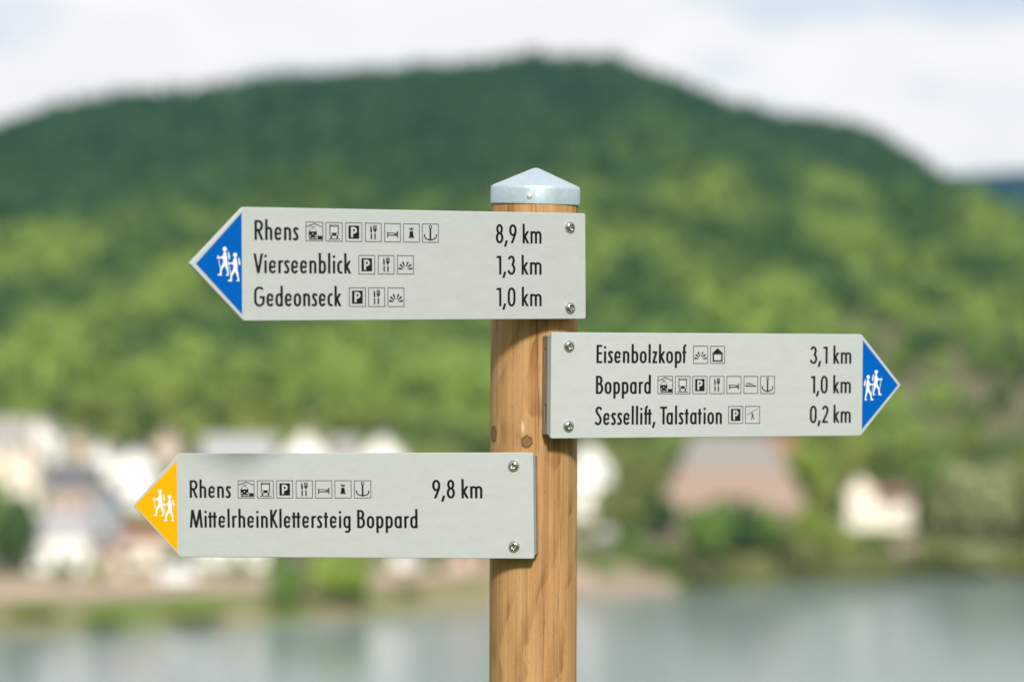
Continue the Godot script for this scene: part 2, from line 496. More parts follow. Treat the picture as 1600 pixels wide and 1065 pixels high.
func screw_mesh() -> ArrayMesh:       # domed head with a star recess, axis along z, face towards +z
	var st := begin()
	st.set_smooth_group(1)
	var prof := [Vector2(0.0067, 0.0), Vector2(0.0067, 0.0007), Vector2(0.0064, 0.0020), Vector2(0.0056, 0.0033), Vector2(0.0047, 0.0041), Vector2(0.0039, 0.0045), Vector2(0.0036, 0.0046)]
	var sides := 36
	var star := func(r: float, a: float, deep: float) -> float: return r * (1.0 + 0.16 * cos(6.0 * a) * deep)
	var rows := []
	for p in prof: rows.append([p.x, p.y, 0.0])
	rows.append([0.0031, 0.0045, 1.0])
	rows.append([0.0029, 0.0016, 1.0])
	rows.append([0.0011, 0.0013, 0.0])
	rows.append([0.0010, 0.0030, 0.0])
	rows.append([0.00001, 0.0031, 0.0])
	for i in rows.size() - 1:
		st.set_smooth_group(1 if i < 6 else -1)
		for k in sides:
			var a := TAU * k / sides
			var b := TAU * (k + 1) / sides
			var r0: float = star.call(rows[i][0], a, rows[i][2])
			var r1: float = star.call(rows[i][0], b, rows[i][2])
			var s0: float = star.call(rows[i + 1][0], a, rows[i + 1][2])
			var s1: float = star.call(rows[i + 1][0], b, rows[i + 1][2])
			quad(st, Vector3(r0 * cos(a), r0 * sin(a), rows[i][1]), Vector3(r1 * cos(b), r1 * sin(b), rows[i][1]), Vector3(s1 * cos(b), s1 * sin(b), rows[i + 1][1]), Vector3(s0 * cos(a), s0 * sin(a), rows[i + 1][1]))
	return done(st)

func bracket_mesh(long: float) -> ArrayMesh:      # hollow channel behind the plate, with two slots in its end wall at x = 0; runs towards +x, front at z = 0
	var st := begin()
	st.set_smooth_group(-1)
	var h := 0.116
	var d := 0.0172
	var e := 0.0025
	for y in [[0.0, 0.014], [0.036, 0.080], [0.102, h]]: add_box(st, Vector3(0, y[0], -d), Vector3(e, y[1], 0))
	for y in [[0.014, 0.036], [0.080, 0.102]]:
		add_box(st, Vector3(0, y[0], -d), Vector3(e, y[1], -0.0105))
		add_box(st, Vector3(0, y[0], -0.0055), Vector3(e, y[1], 0))
	add_box(st, Vector3(e, 0, -d), Vector3(long, h, -d + 0.0025))
	add_box(st, Vector3(e, 0, -d + 0.0025), Vector3(long, 0.0025, 0))
	add_box(st, Vector3(e, h - 0.0025, -d + 0.0025), Vector3(long, h, 0))
	add_box(st, Vector3(long - e, 0.0025, -d + 0.0025), Vector3(long, h - 0.0025, 0))
	return done(st)

func brushed() -> Array:      # [tone, normal] of a brushed, slightly smudged sheet
	var w := 512
	var tone := Image.create_empty(w, w, false, Image.FORMAT_RGB8)
	var bump := Image.create_empty(w, w, false, Image.FORMAT_RGB8)
	var a := FastNoiseLite.new()
	a.seed = 5; a.frequency = 1.0; a.fractal_octaves = 2
	var s := FastNoiseLite.new()
	s.seed = 9; s.frequency = 0.012; s.fractal_octaves = 4
	for y in w:
		for x in w:
			var b := a.get_noise_2d(x * 0.018, y * 0.9)
			var m := s.get_noise_2d(x * 0.6, y * 1.4)
			var v := clampf(0.965 + 0.03 * b + 0.016 * m, 0, 1)
			tone.set_pixel(x, y, Color(v, v, v))
			var g := clampf(0.5 + 0.5 * b, 0, 1)
			bump.set_pixel(x, y, Color(g, g, g))
	var r := RandomNumberGenerator.new()
	r.seed = 6
	for i in 9:                      # specks of dirt and short wipe marks
		var x := r.randi_range(4, w - 12)
		var y := r.randi_range(4, w - 5)
		var v := r.randf_range(0.5, 0.8)
		tone.set_pixel(x, y, Color(v, v, v))
		if i % 3 == 0: tone.set_pixel(x + 1, y, Color(v, v, v))
	for i in 26:
		var x := r.randi_range(8, w - 80)
		var y := r.randi_range(8, w - 40)
		var slope := r.randf_range(-0.25, 0.25)
		for k in r.randi_range(20, 64):
			var q := tone.get_pixel(x + k, y + int(k * slope))
			tone.set_pixel(x + k, y + int(k * slope), q.lightened(0.25))
	bump.bump_map_to_normal_map(1.2)
	return [ImageTexture.create_from_image(tone), ImageTexture.create_from_image(bump)]

const POST_TOP := 0.150
const POST_BASE := -1.85
const POST_R := 0.0527

func wood_maps() -> Array:
	var w := 1024
	var h := 2048
	var tall := POST_TOP - POST_BASE
	var col := PackedByteArray()
	col.resize(w * h * 3)
	var hei := PackedByteArray()
	hei.resize(w * h)
	var big := FastNoiseLite.new()
	big.seed = 21; big.frequency = 1.0; big.fractal_octaves = 3
	var fine := FastNoiseLite.new()
	fine.seed = 4; fine.frequency = 1.0; fine.fractal_octaves = 3
	# knots: angle round the post (0 = towards the eye), height, radius
	var knots := [[-0.17, -0.1445, 0.0062], [-1.18, -0.137, 0.008], [-1.3, -0.45, 0.005], [1.9, 0.0, 0.009], [2.9, -0.5, 0.008], [-2.3, -0.9, 0.009], [0.5, -0.8, 0.007]]
	# drying cracks: angle at the top, where it runs, top, bottom, strength
	var cracks := [[0.0, 0.10, 0.155, -0.16, 1.0], [0.36, 0.0, 0.155, 0.0, 0.55], [0.62, 0.02, -0.16, -1.85, 0.8], [0.22, 0.05, -0.19, -1.85, 0.75], [-0.25, 0.02, -0.31, -1.0, 0.3], [-0.9, 0.03, -0.12, -0.7, 0.4], [1.5, 0.1, 0.15, -1.5, 0.8], [2.6, 0.0, 0.1, -1.2, 1.0], [-2.2, 0.05, 0.1, -1.6, 1.0]]
	for j in h:
		var y := POST_TOP - tall * (j + 0.5) / h
		var ox := 0.016 * sin(y * 5.0 + 0.9) + 0.006 * big.get_noise_1d(y * 6.0)
		var oz := -0.006 + 0.013 * sin(y * 4.1 + 2.0) + 0.005 * big.get_noise_1d(y * 5.0 + 50.0)
		var knots_here := knots.filter(func(k): return absf(y - k[1]) < 0.09)
		var cracks_here := []
		for c in cracks:
			if y > c[2] or y < c[3]: continue
			var along: float = (c[2] - y) / (c[2] - c[3])
			cracks_here.append([c[0] + c[1] * along + 0.05 * big.get_noise_1d(y * 9.0 + c[0] * 77.0), (0.00034 + 0.00028 * big.get_noise_1d(y * 25.0 + c[0] * 30.0)) * c[4] * minf(1.0, 6.0 * minf(along + 0.05, 1.05 - along)), clampf(c[4], 0.0, 0.9)])
		for i in w:
			var th := (float(i) + 0.5) / w * TAU - PI
			var px := POST_R * sin(th)
			var pz := POST_R * cos(th)
			var swirl := 0.0
			var dark := 0.0
			var knot_tone := 0.0
			for k in knots_here:
				var dy: float = y - k[1]
				var dx: float = angle_difference(k[0], th) * POST_R
				var rr: float = sqrt(dx * dx + dy * dy * 0.8) / k[2] * (1.0 + 0.22 * fine.get_noise_2d(atan2(dy, dx) * 1.3 + k[1] * 50.0, k[0] * 9.0))
				if rr < 6.0:
					swirl += 0.0035 * exp(-rr * 0.75)
					if rr < 1.35:
						var edge := 1.0 - smoothstep(1.0, 1.25, rr + 0.15 * fine.get_noise_2d(th * 60.0, y * 300.0))
						knot_tone = maxf(knot_tone, edge * (0.80 + 0.08 * sin(rr * 9.0) + 0.45 * fine.get_noise_2d(th * 70.0, y * 500.0)))
						if rr > 0.8: dark = maxf(dark, edge * 0.5)
			var ring := sqrt((px - ox) * (px - ox) + (pz - oz) * (pz - oz)) + swirl + 0.0016 * big.get_noise_3d(px * 30.0, y * 3.0, pz * 30.0)
			var f := ring / 0.0078
			f = f - floorf(f)
			var late := smoothstep(0.5, 0.9, f) * (1.0 - smoothstep(0.93, 1.0, f))
			var fib := fine.get_noise_2d(th * 46.0, y * 9.0)
			var patch := big.get_noise_2d(th * 1.6, y * 3.2 + 9.0)
			var mill := sin(y * 2600.0 + 2.0 * fine.get_noise_2d(th * 3.0, y * 8.0)) * 0.5 + 0.5
			var streak := big.get_noise_2d(th * 9.0, y * 1.7 + 60.0)
			var t := clampf(0.42 * late * (0.6 + 1.1 * big.get_noise_2d(th * 3.0 + 5.0, y * 5.0)) + 0.22 * fib + 0.40 * patch + 0.36 * streak + 0.24, 0.0, 1.0)
			var r := lerpf(0.445, 0.175, t)
			var g := lerpf(0.250, 0.072, t)
			var b := lerpf(0.104, 0.019, t)
			var weather := clampf(0.5 + 1.3 * big.get_noise_2d(th * 2.2 + 40.0, y * 1.4), 0.0, 1.0) * 0.16   # bleached streaks
			r = lerpf(r, 0.44, weather); g = lerpf(g, 0.32, weather); b = lerpf(b, 0.19, weather)
			var height := 0.72 - 0.22 * late + 0.10 * fib + 0.06 * mill
			var split := 0.0
			for c in cracks_here:
				var off := absf(angle_difference(c[0], th)) * POST_R
				split = maxf(split, (1.0 - smoothstep(c[1] * 0.4, c[1] * 1.2, off)) * c[2])
			var stain := knot_tone
			r = lerpf(r, 0.12, stain * 0.9); g = lerpf(g, 0.055, stain * 0.9); b = lerpf(b, 0.026, stain * 0.9)
			# pale resin streak above the front knot
			var sx := (th + 0.265) * POST_R
			var sy := y + 0.127
			var resin := (1.0 - smoothstep(0.3, 1.0, sqrt(pow(sx / 0.0022, 2) + pow(sy / 0.010, 2)) + 0.3 * fib))
			r = lerpf(r, 0.72, resin * 0.7); g = lerpf(g, 0.6, resin * 0.7); b = lerpf(b, 0.44, resin * 0.7)
			r = lerpf(r, 0.06, maxf(split, dark)); g = lerpf(g, 0.028, maxf(split, dark)); b = lerpf(b, 0.012, maxf(split, dark))
			var speck := smoothstep(0.42, 0.62, fine.get_noise_2d(th * 30.0 + 90.0, y * 60.0)) * 0.35      # pores and dirt specks
			r *= 1.0 - speck; g *= 1.0 - speck; b *= 1.0 - speck
			height = lerpf(height, 0.0, split)
			var c3 := Color(r, g, b).linear_to_srgb()
			var p := (j * w + i) * 3
			col[p] = int(clampf(c3.r, 0, 1) * 255.0)
			col[p + 1] = int(clampf(c3.g, 0, 1) * 255.0)
			col[p + 2] = int(clampf(c3.b, 0, 1) * 255.0)
			hei[j * w + i] = int(clampf(height, 0, 1) * 255.0)
	return [ImageTexture.create_from_image(Image.create_from_data(w, h, false, Image.FORMAT_RGB8, col)), ImageTexture.create_from_image(Image.create_from_data(w, h, false, Image.FORMAT_L8, hei))]

func post_mesh() -> ArrayMesh:
	var st := begin()
	var sides := 96
	var rows := 20
	st.set_smooth_group(1)
	for j in rows:
		for k in sides:
			var q := []
			for c in [[k, j + 1], [k + 1, j + 1], [k + 1, j], [k, j]]:
				var a: float = TAU * c[0] / sides - PI
				var v := float(c[1]) / rows
				var y := lerpf(POST_TOP, POST_BASE, v)
				var r := POST_R + 0.0004 * sin(a * 3.0 + y * 4.0)
				q.append([Vector3(r * sin(a), y, r * cos(a)), Vector2(float(c[0]) / sides, v)])
			for i in [0, 2, 1, 0, 3, 2]:
				st.set_uv(q[i][1])
				st.add_vertex(q[i][0])
	return done(st)

func build_signpost() -> void:
	var post_at := Vector3(0.0272, 0, ROOT_Z)
	var sp := thing("signpost", "round wooden hiking signpost with grey metal cap and three pale direction signs", "signpost", Vector3(0.0183, POST_BASE, ROOT_Z))
	var base := sp.position
	var maps := wood_maps()
	var wood := mat("post_wood", Color.WHITE, 0.72)
	wood.albedo_texture = maps[0]
	wood.heightmap_enabled = true
	wood.heightmap_texture = maps[1]
	wood.heightmap_scale = 0.06
	wood.metallic_specular = 0.35
	var post := put("post", post_mesh(), wood, sp)
	post.position = post_at - base
	post.rotation.z = -0.00485
	tag(post, "round light brown wooden post with cracks and a dark knot")
	# cap
	var zinc := mat("zinc", lin(0.56, 0.655, 0.725), 0.38, 0.55)
	var zt := NoiseTexture2D.new()
	zt.width = 256; zt.height = 256; zt.seamless = true
	var zn := FastNoiseLite.new()
	zn.seed = 3; zn.noise_type = FastNoiseLite.TYPE_CELLULAR; zn.frequency = 0.05; zn.cellular_return_type = FastNoiseLite.RETURN_CELL_VALUE; zn.domain_warp_enabled = true
	zt.noise = zn
	var ramp := Gradient.new()
	ramp.offsets = PackedFloat32Array([0.0, 1.0])
	ramp.colors = PackedColorArray([Color(0.87, 0.885, 0.89), Color(1, 1, 1)])
	zt.color_ramp = ramp
	zinc.albedo_texture = zt
	zinc.uv1_triplanar = true
	zinc.uv1_scale = Vector3(24, 24, 24)
	var prof := [Vector2(0.0532, -0.0195), Vector2(0.0541, -0.0195), Vector2(0.0541, -0.0185), Vector2(0.0539, -0.001), Vector2(0.0536, 0.0008), Vector2(0.0526, 0.0024), Vector2(0.0508, 0.0036), Vector2(0.030, 0.0126), Vector2(0.006, 0.0231), Vector2(0.0028, 0.0243), Vector2(0.0, 0.0248)]
	var cap := put("post_cap", lathe(prof, 96), zinc, sp)
	cap.position = Vector3(0.0284, 0.1585, ROOT_Z) - base
	cap.rotation = Vector3(0.03, 0, -0.025)
	tag(cap, "low conical galvanised cap on top of the post")
	var rivet := put("rivet", lathe([Vector2(0.0036, 0.0), Vector2(0.0035, 0.0006), Vector2(0.0026, 0.0014), Vector2(0.0012, 0.0017), Vector2(0.0, 0.00175)], 20), mat("rivet", lin(0.7, 0.71, 0.7), 0.35, 0.7), cap)
	rivet.position = Vector3(-0.0072, -0.0105, 0.0534)
	rivet.rotation.x = PI / 2

	var bt := brushed()
	var alu := mat("sheet", lin(0.480, 0.503, 0.510), 0.5, 0.25)
	alu.albedo_texture = bt[0]
	alu.normal_enabled = true
	alu.normal_texture = bt[1]
	alu.normal_scale = 0.06
	alu.uv1_triplanar = true
	alu.uv1_scale = Vector3(7, 7, 7)
	mat("bare_plate", lin(0.466, 0.488, 0.495), 0.5, 0.25)
	mat("print", lin(0.005, 0.009, 0.008), 0.6).metallic_specular = 0.25
	var blue := mat("blue_foil", lin(0.0, 0.082, 0.37), 0.4)
	blue.metallic_specular = 0.18
	var yellow := mat("yellow_foil", lin(0.74, 0.33, 0.0), 0.4)
	yellow.metallic_specular = 0.3
	mat("white_foil", lin(0.68, 0.69, 0.70), 0.45)
	mat("channel", lin(0.30, 0.27, 0.25), 0.5, 0.6)
	mat("steel", lin(0.50, 0.485, 0.465), 0.2, 1.0)
	var screw := screw_mesh()
	var T := "train bus parking cutlery bed tower anchor"
	# name, corner (bottom left of the rectangle), yaw, roll, width, tip length, foil, lettering, pictograms, screws
	var signs := [
		["upper pale metal sign pointing left with blue tip and three lines of text", Vector3(-0.2946, -0.0011, -2.649), -29.18, 0.30, 437.9, -62.9, "blue_foil",
			[["Rhens", 13.3, 66.1, 89.0, 21.8], ["Vierseenblick", 11.9, 130.7, 52.4, 21.7], ["Gedeonseck", 12.5, 118.4, 15.9, 21.5], ["8,9 km", 316.3, 377.5, 88.6, 21.7], ["1,3 km", 317.2, 377.4, 52.2, 21.8], ["1,0 km", 317.0, 377.3, 15.3, 21.5]],
			[["train", 75.0, 96.1, 88.2, 109.9], ["bus", 99.2, 120.1, 88.2, 109.8], ["parking", 123.7, 144.5, 88.1, 109.9], ["cutlery", 148.1, 168.8, 88.2, 109.7], ["bed", 172.3, 192.8, 88.2, 109.6], ["tower", 196.3, 217.2, 88.2, 109.6], ["anchor", 220.4, 241.5, 88.2, 109.8], ["parking", 139.7, 160.4, 51.6, 73.3], ["cutlery", 164.1, 184.7, 51.7, 73.3], ["view", 188.2, 209.3, 51.8, 73.4], ["parking", 127.6, 148.5, 15.1, 36.8], ["cutlery", 151.7, 172.6, 15.0, 36.8], ["view", 176.0, 197.1, 14.9, 36.7]],
			[[416.2, 108.6], [415.8, 13.3]], [-1.9, 118.7, -55.7, 62.4, -1.9, 7.2]],
		["middle pale metal sign pointing right with blue tip", Vector3(0.0453, -0.1395, -2.8358), -18.98, -0.43, 406.0, 54.8, "blue_foil",
			[["Eisenbolzkopf", 57.1, 172.4, 89.0, 21.4], ["Boppard", 56.6, 126.7, 52.5, 21.4], ["Sessellift, Talstation", 55.7, 219.4, 15.8, 21.3], ["3,1 km", 336.3, 392.2, 88.6, 21.1], ["1,0 km", 337.8, 391.9, 52.5, 21.2], ["0,2 km", 336.6, 392.0, 16.3, 20.9]],
			[["view", 181.3, 200.6, 88.3, 109.9], ["hut", 203.6, 222.8, 88.4, 109.8], ["train", 135.5, 155.1, 52.0, 73.6], ["bus", 158.0, 177.7, 51.9, 73.6], ["parking", 180.6, 200.0, 52.0, 73.6], ["cutlery", 202.9, 222.3, 52.0, 73.6], ["bed", 225.3, 244.7, 52.1, 73.6], ["boat", 247.9, 267.0, 52.1, 73.6], ["anchor", 270.0, 289.2, 52.0, 73.6], ["parking", 227.9, 247.3, 16.0, 37.4], ["lift", 250.1, 269.8, 16.0, 37.3]],
			[[22.3, 109.0], [22.2, 14.8]], [407.9, 117.5, 407.5, 7.9, 456.6, 62.4]],
		["lower pale metal sign pointing left with yellow tip and two lines of text", Vector3(-0.4013, -0.2861, -2.9117), 9.64, 0.66, 433.6, -58.2, "yellow_foil",
			[["Rhens", 13.4, 64.8, 71.5, 21.2], ["MittelrheinKlettersteig Boppard", 13.0, 293.8, 35.7, 21.6], ["9,8 km", 311.9, 372.5, 71.3, 21.6]],
			[["train", 73.5, 94.1, 71.0, 92.5], ["bus", 97.5, 118.0, 71.0, 92.5], ["parking", 121.4, 142.0, 71.0, 92.5], ["cutlery", 145.4, 166.2, 71.0, 92.5], ["bed", 169.2, 190.1, 71.0, 92.5], ["tower", 193.1, 213.7, 71.1, 92.5], ["anchor", 217.1, 237.8, 71.1, 92.4]],
			[[410.5, 109.8], [410.0, 14.8]], [-2.5, 116.2, -55.7, 61.8, -2.5, 6.4]],
	]
	for s in signs:
		var W: float = s[4] * 0.001
		var tip: float = s[5] * 0.001
		var H := 0.125
		var outline := rounded([Vector2(0, 0), Vector2(W, 0), Vector2(W, H), Vector2(0, H), Vector2(tip, H / 2)], [0.006, 0.003, 0.003, 0.006, 0.002]) if tip < 0 else rounded([Vector2(0, 0), Vector2(W, 0), Vector2(W + tip, H / 2), Vector2(W, H), Vector2(0, H)], [0.003, 0.006, 0.002, 0.006, 0.003])
		var sign_ := put("direction_sign", plate_mesh(outline, 0.0062, 0.0006), alu, sp)
		var a := deg_to_rad(s[2])
		var u := Vector3(cos(a), 0, sin(a))
		var n := Vector3(-sin(a), 0, cos(a))
		var v := Vector3.UP
		var rl := deg_to_rad(s[3])
		sign_.transform = Transform3D(Basis(u * cos(rl) + v * sin(rl), v * cos(rl) - u * sin(rl), n), s[1] - base)
		tag(sign_, s[0])
		for l in s[7]:
			var o := put("lettering", lettering(l[0], l[1], l[2], l[3], l[4]), mats["print"], sign_)
			tag(o, "black lettering reading " + l[0])
		for p in s[8]:
			var o := put("pictogram", pictogram(p[0], p[1], p[2], p[3], p[4]), null, sign_)
			tag(o, "small framed black %s symbol" % {"train": "railway station", "bus": "bus stop", "parking": "parking", "cutlery": "knife and fork", "bed": "bed", "tower": "castle tower", "anchor": "anchor", "view": "viewpoint rays", "hut": "shelter hut", "boat": "boat", "lift": "chairlift"}[p[0]])
		# foil triangle and walkers
		var t: Array = s[10]
		var st := begin()
		var id := func(q: Vector2) -> Vector2: return q * 0.001
		fill(st, PackedVector2Array([Vector2(t[0], t[1]), Vector2(t[2], t[3]), Vector2(t[4], t[5])]), 0.0002, id)
		var foil := put("arrow_field", st.commit(), mats[s[6]], sign_)
		tag(foil, ("yellow" if s[6] == "yellow_foil" else "blue") + " triangular field at the pointed end")
		var map: Callable
		if tip > 0: map = func(q: Vector2) -> Vector2: return Vector2(426.4 - (q.x - 405) * 0.0500, 78.7 - (q.y - 250) * 0.0512) * 0.001
		elif s[6] == "yellow_foil": map = func(q: Vector2) -> Vector2: return Vector2(-24.0 + (q.x - 405) * 0.0548, 79.3 - (q.y - 250) * 0.0530) * 0.001
		else: map = func(q: Vector2) -> Vector2: return Vector2(-22.2 + (q.x - 405) * 0.0540, 78.7 - (q.y - 250) * 0.0519) * 0.001
		var em := put("walkers_emblem", walkers(map), mats["white_foil"], sign_)
		tag(em, "two white walkers with rucksacks and sticks")
		for p in s[9]:
			var o := put("screw", screw, mats["steel"], sign_)
			o.position = Vector3(p[0], p[1], 0) * 0.001
			o.rotation.z = p[0]
		var br := put("bracket", bracket_mesh(0.092), mats["channel"], sign_)
		if tip > 0: br.position = Vector3(-0.0020, 0.0045, -0.0063)
		else:
			br.position = Vector3(W + 0.0016, 0.0045 + 0.116, -0.0063)
			br.rotation.z = PI
		tag(br, "hollow metal channel with two slots holding the sign")

# ---------------------------------------------------------------- land
func shore(x: float) -> float:
	return curve_at(SHORE, x)

func ground(x: float, d: float) -> float:
	var t := d - shore(x)
	var y := curve_at([Vector2(-40, -6), Vector2(-6, -1.5), Vector2(0, -0.1), Vector2(5, 1.4), Vector2(12, 3.3), Vector2(32, 4.3), Vector2(62, 6.6), Vector2(105, 12.7), Vector2(165, 21.5), Vector2(400, 50)], t) + RIVER
	var r := curve_at(RIDGE, x + 3.0 * n1.get_noise_2d(x * 2.0, 7.0))
	var w := clampf((d - 470.0) / 1030.0, 0, 1)
	var foot := minf(y, -18.0)
	var hill := foot + (r - foot) * pow(w, 1.32)
	if d > 1500.0: hill = maxf(r - (d - 1500.0) * 0.28, RIVER - 2.0)
	var k := smoothstep(430.0, 520.0, d)
	y = lerpf(y, hill, k)
	return y + k * (6.0 * n1.get_noise_2d(x, d) * smoothstep(500, 800, d) * (1.0 - 0.7 * smoothstep(1200.0, 1450.0, d)) + 1.2 * n2.get_noise_2d(x, d))

func point(u: float, d: float) -> Vector3:     # a place on the far bank: sideways offset per metre of distance, distance
	var x := (u - 800.0) / 3772.0 * d
	return Vector3(x, ground(x, d), -d)

func land_mesh(xs: Array, ds: Array, height: Callable, tint: Callable) -> ArrayMesh:
	var st := begin()
	st.set_smooth_group(1)
	for i in xs.size() - 1:
		for j in ds.size() - 1:
			var c := []
			for q in [[i, j], [i + 1, j], [i + 1, j + 1], [i, j + 1]]:
				var x: float = xs[q[0]]
				var d: float = ds[q[1]]
				c.append([Vector3(x, height.call(x, d), -d), tint.call(x, d)])
			for k in [0, 2, 1, 0, 3, 2]:
				st.set_color(c[k][1])
				st.add_vertex(c[k][0])
	st.index()
	st.generate_normals()
	return st.commit()

func steps(a: float, b: float, s: float) -> Array:
	var out := []
	var v := a
	while v < b + s * 0.5:
		out.append(v)
		v += s
	return out

func build_land() -> void:
	var soil := mat("soil", Color.WHITE, 0.95)
	soil.vertex_color_use_as_albedo = true
	soil.metallic_specular = 0.2
	# base sheet to the horizon
	var st := begin()
	quad(st, Vector3(-9000, RIVER - 8, 9000), Vector3(9000, RIVER - 8, 9000), Vector3(9000, RIVER - 8, -9000), Vector3(-9000, RIVER - 8, -9000))
	tag(put("ground", done(st), mat("plain_ground", lin(0.08, 0.12, 0.05), 0.95)), "green valley floor reaching to the horizon", "", "", "structure")
	# far bank with the hillside
	var tint := func(x: float, d: float) -> Color:
		var t := d - shore(x)
		var n := n2.get_noise_2d(x * 2.0, d * 2.0)
		var m := n1.get_noise_2d(x * 3.0, d * 3.0)
		var grass := Color(0.10 + 0.03 * m, 0.16 + 0.04 * m, 0.04)
		var dirt := Color(0.30, 0.225, 0.155)
		var c := grass.lerp(Color(0.05, 0.09, 0.03), smoothstep(520, 700, d))
		if t < 14.0: c = c.lerp(dirt, clampf(0.6 + 1.4 * n, 0, 1) * (0.35 if x > 26 else (0.9 if x > -12 else 0.8)))
		elif t < 60.0: c = c.lerp(dirt, clampf(0.25 + 1.2 * n, 0, 1))
		var bare := smoothstep(0.0, 0.5, 1.0 - Vector2((x - 122.0) / 56.0, (d - 580.0) / 150.0).length())
		return c.lerp(Color(0.15, 0.125, 0.085), bare * 0.8)
	var ds := steps(285, 560, 5)
	ds.append_array(steps(572, 2000, 14))
	var xs := steps(-900, -180, 24)
	xs.append_array(steps(-168, 168, 6))
	xs.append_array(steps(180, 900, 24))
	tag(put("far_bank_hillside", land_mesh(xs, ds, ground, tint), soil), "grassy far bank rising to a long rounded wooded hill", "", "", "structure")
	# far blue mountain
	var mount := func(x: float, d: float) -> float:
		var r := 264.0 + 18.0 * n1.get_noise_2d(x * 0.12, 3.0) - maxf(0.0, 500.0 - x) * 0.25 - maxf(0.0, x - 1500.0) * 0.1
		return RIVER - 10.0 + (r - RIVER + 10.0) * clampf(1.0 - absf(d - 4200.0) / 900.0, 0, 1) + 16.0 * n1.get_noise_2d(x * 0.3, d * 0.3)
	var dark := func(_x: float, _d: float) -> Color: return Color(0.016, 0.042, 0.036)  # conifer green with extra blue mixed in, adding to the haze
	tag(put("distant_mountain", land_mesh(steps(-300, 2900, 80), steps(3250, 5200, 75), mount, dark), soil), "distant haze-blue wooded mountain behind the right end of the hill", "", "", "structure")
	# the slope the post stands on
	var near := func(x: float, d: float) -> float: return -1.75 - 0.235 * (d - 2.9) + 0.012 * x + 0.3 * n2.get_noise_2d(x, d) * clampf(absf(d - 3.0) / 10.0, 0, 1)
	var meadow := func(x: float, d: float) -> Color:
		var n := n2.get_noise_2d(x * 6.0, d * 6.0)
		return Color(0.09 + 0.04 * n, 0.15 + 0.05 * n, 0.04)
	var nd := steps(-30, 20, 2)
	nd.append_array(steps(28, 190, 9))
	tag(put("near_slope", land_mesh(steps(-160, 160, 8), nd, near, meadow), soil), "steep grassy slope below the signpost", "", "", "structure")
	# river
	st = begin()
	quad(st, Vector3(-2500, RIVER, -150), Vector3(2500, RIVER, -150), Vector3(2500, RIVER, -470), Vector3(-2500, RIVER, -470))
	var water := mat("river_water", lin(0.19, 0.25, 0.245), 0.09)
	water.metallic_specular = 0.75
	var wn := NoiseTexture2D.new()
	wn.width = 512; wn.height = 512; wn.seamless = true; wn.as_normal_map = true; wn.bump_strength = 3.0
	var f := FastNoiseLite.new()
	f.seed = 8; f.frequency = 0.02; f.fractal_octaves = 4
	wn.noise = f
	water.normal_enabled = true
	water.normal_texture = wn
	water.normal_scale = 0.55
	water.uv1_triplanar = true
	water.uv1_world_triplanar = true
	water.uv1_scale = Vector3(0.09, 0.09, 0.09)
	tag(put("river", done(st), water), "broad calm grey green river", "", "", "structure")
	# riverside path and road as sheets laid on the bank
	for lane in [["riverside_path", 11.5, 27.0, -160.0, 14.0, Color(0.40, 0.30, 0.225), "pale beige riverside path and parking strip"], ["village_road", 34.0, 39.0, -200.0, 200.0, Color(0.16, 0.155, 0.15), "grey road in front of the houses"], ["shingle_beach", 0.6, 7.0, 4.0, 26.0, Color(0.27, 0.215, 0.165), "pale strip of shingle at the water's edge"]]:
		st = begin()
		st.set_smooth_group(1)
		for x in steps(lane[3], lane[4] - 4.0, 4.0):
			for row in 3:
				var q := []
				for e in [[0, row], [1, row], [1, row + 1], [0, row + 1]]:
					var xx: float = x + e[0] * 4.0
					var dd: float = shore(xx) + lerpf(lane[1], lane[2] * (1.0 if lane[0] == "village_road" else clampf(1.0 - pow(absf((xx - lane[3]) / (lane[4] - lane[3]) * 2.0 - 1.0), 4.0), 0.2, 1.0) + 0.25 * n2.get_noise_1d(xx * 3.0)) , e[1] / 3.0)
					q.append(Vector3(xx, ground(xx, dd) + 0.07, -dd))
				quad(st, q[0], q[1], q[2], q[3])
		tag(put(lane[0], done(st), mat(lane[0], lane[5].linear_to_srgb(), 0.9)), lane[6], "", "", "structure")

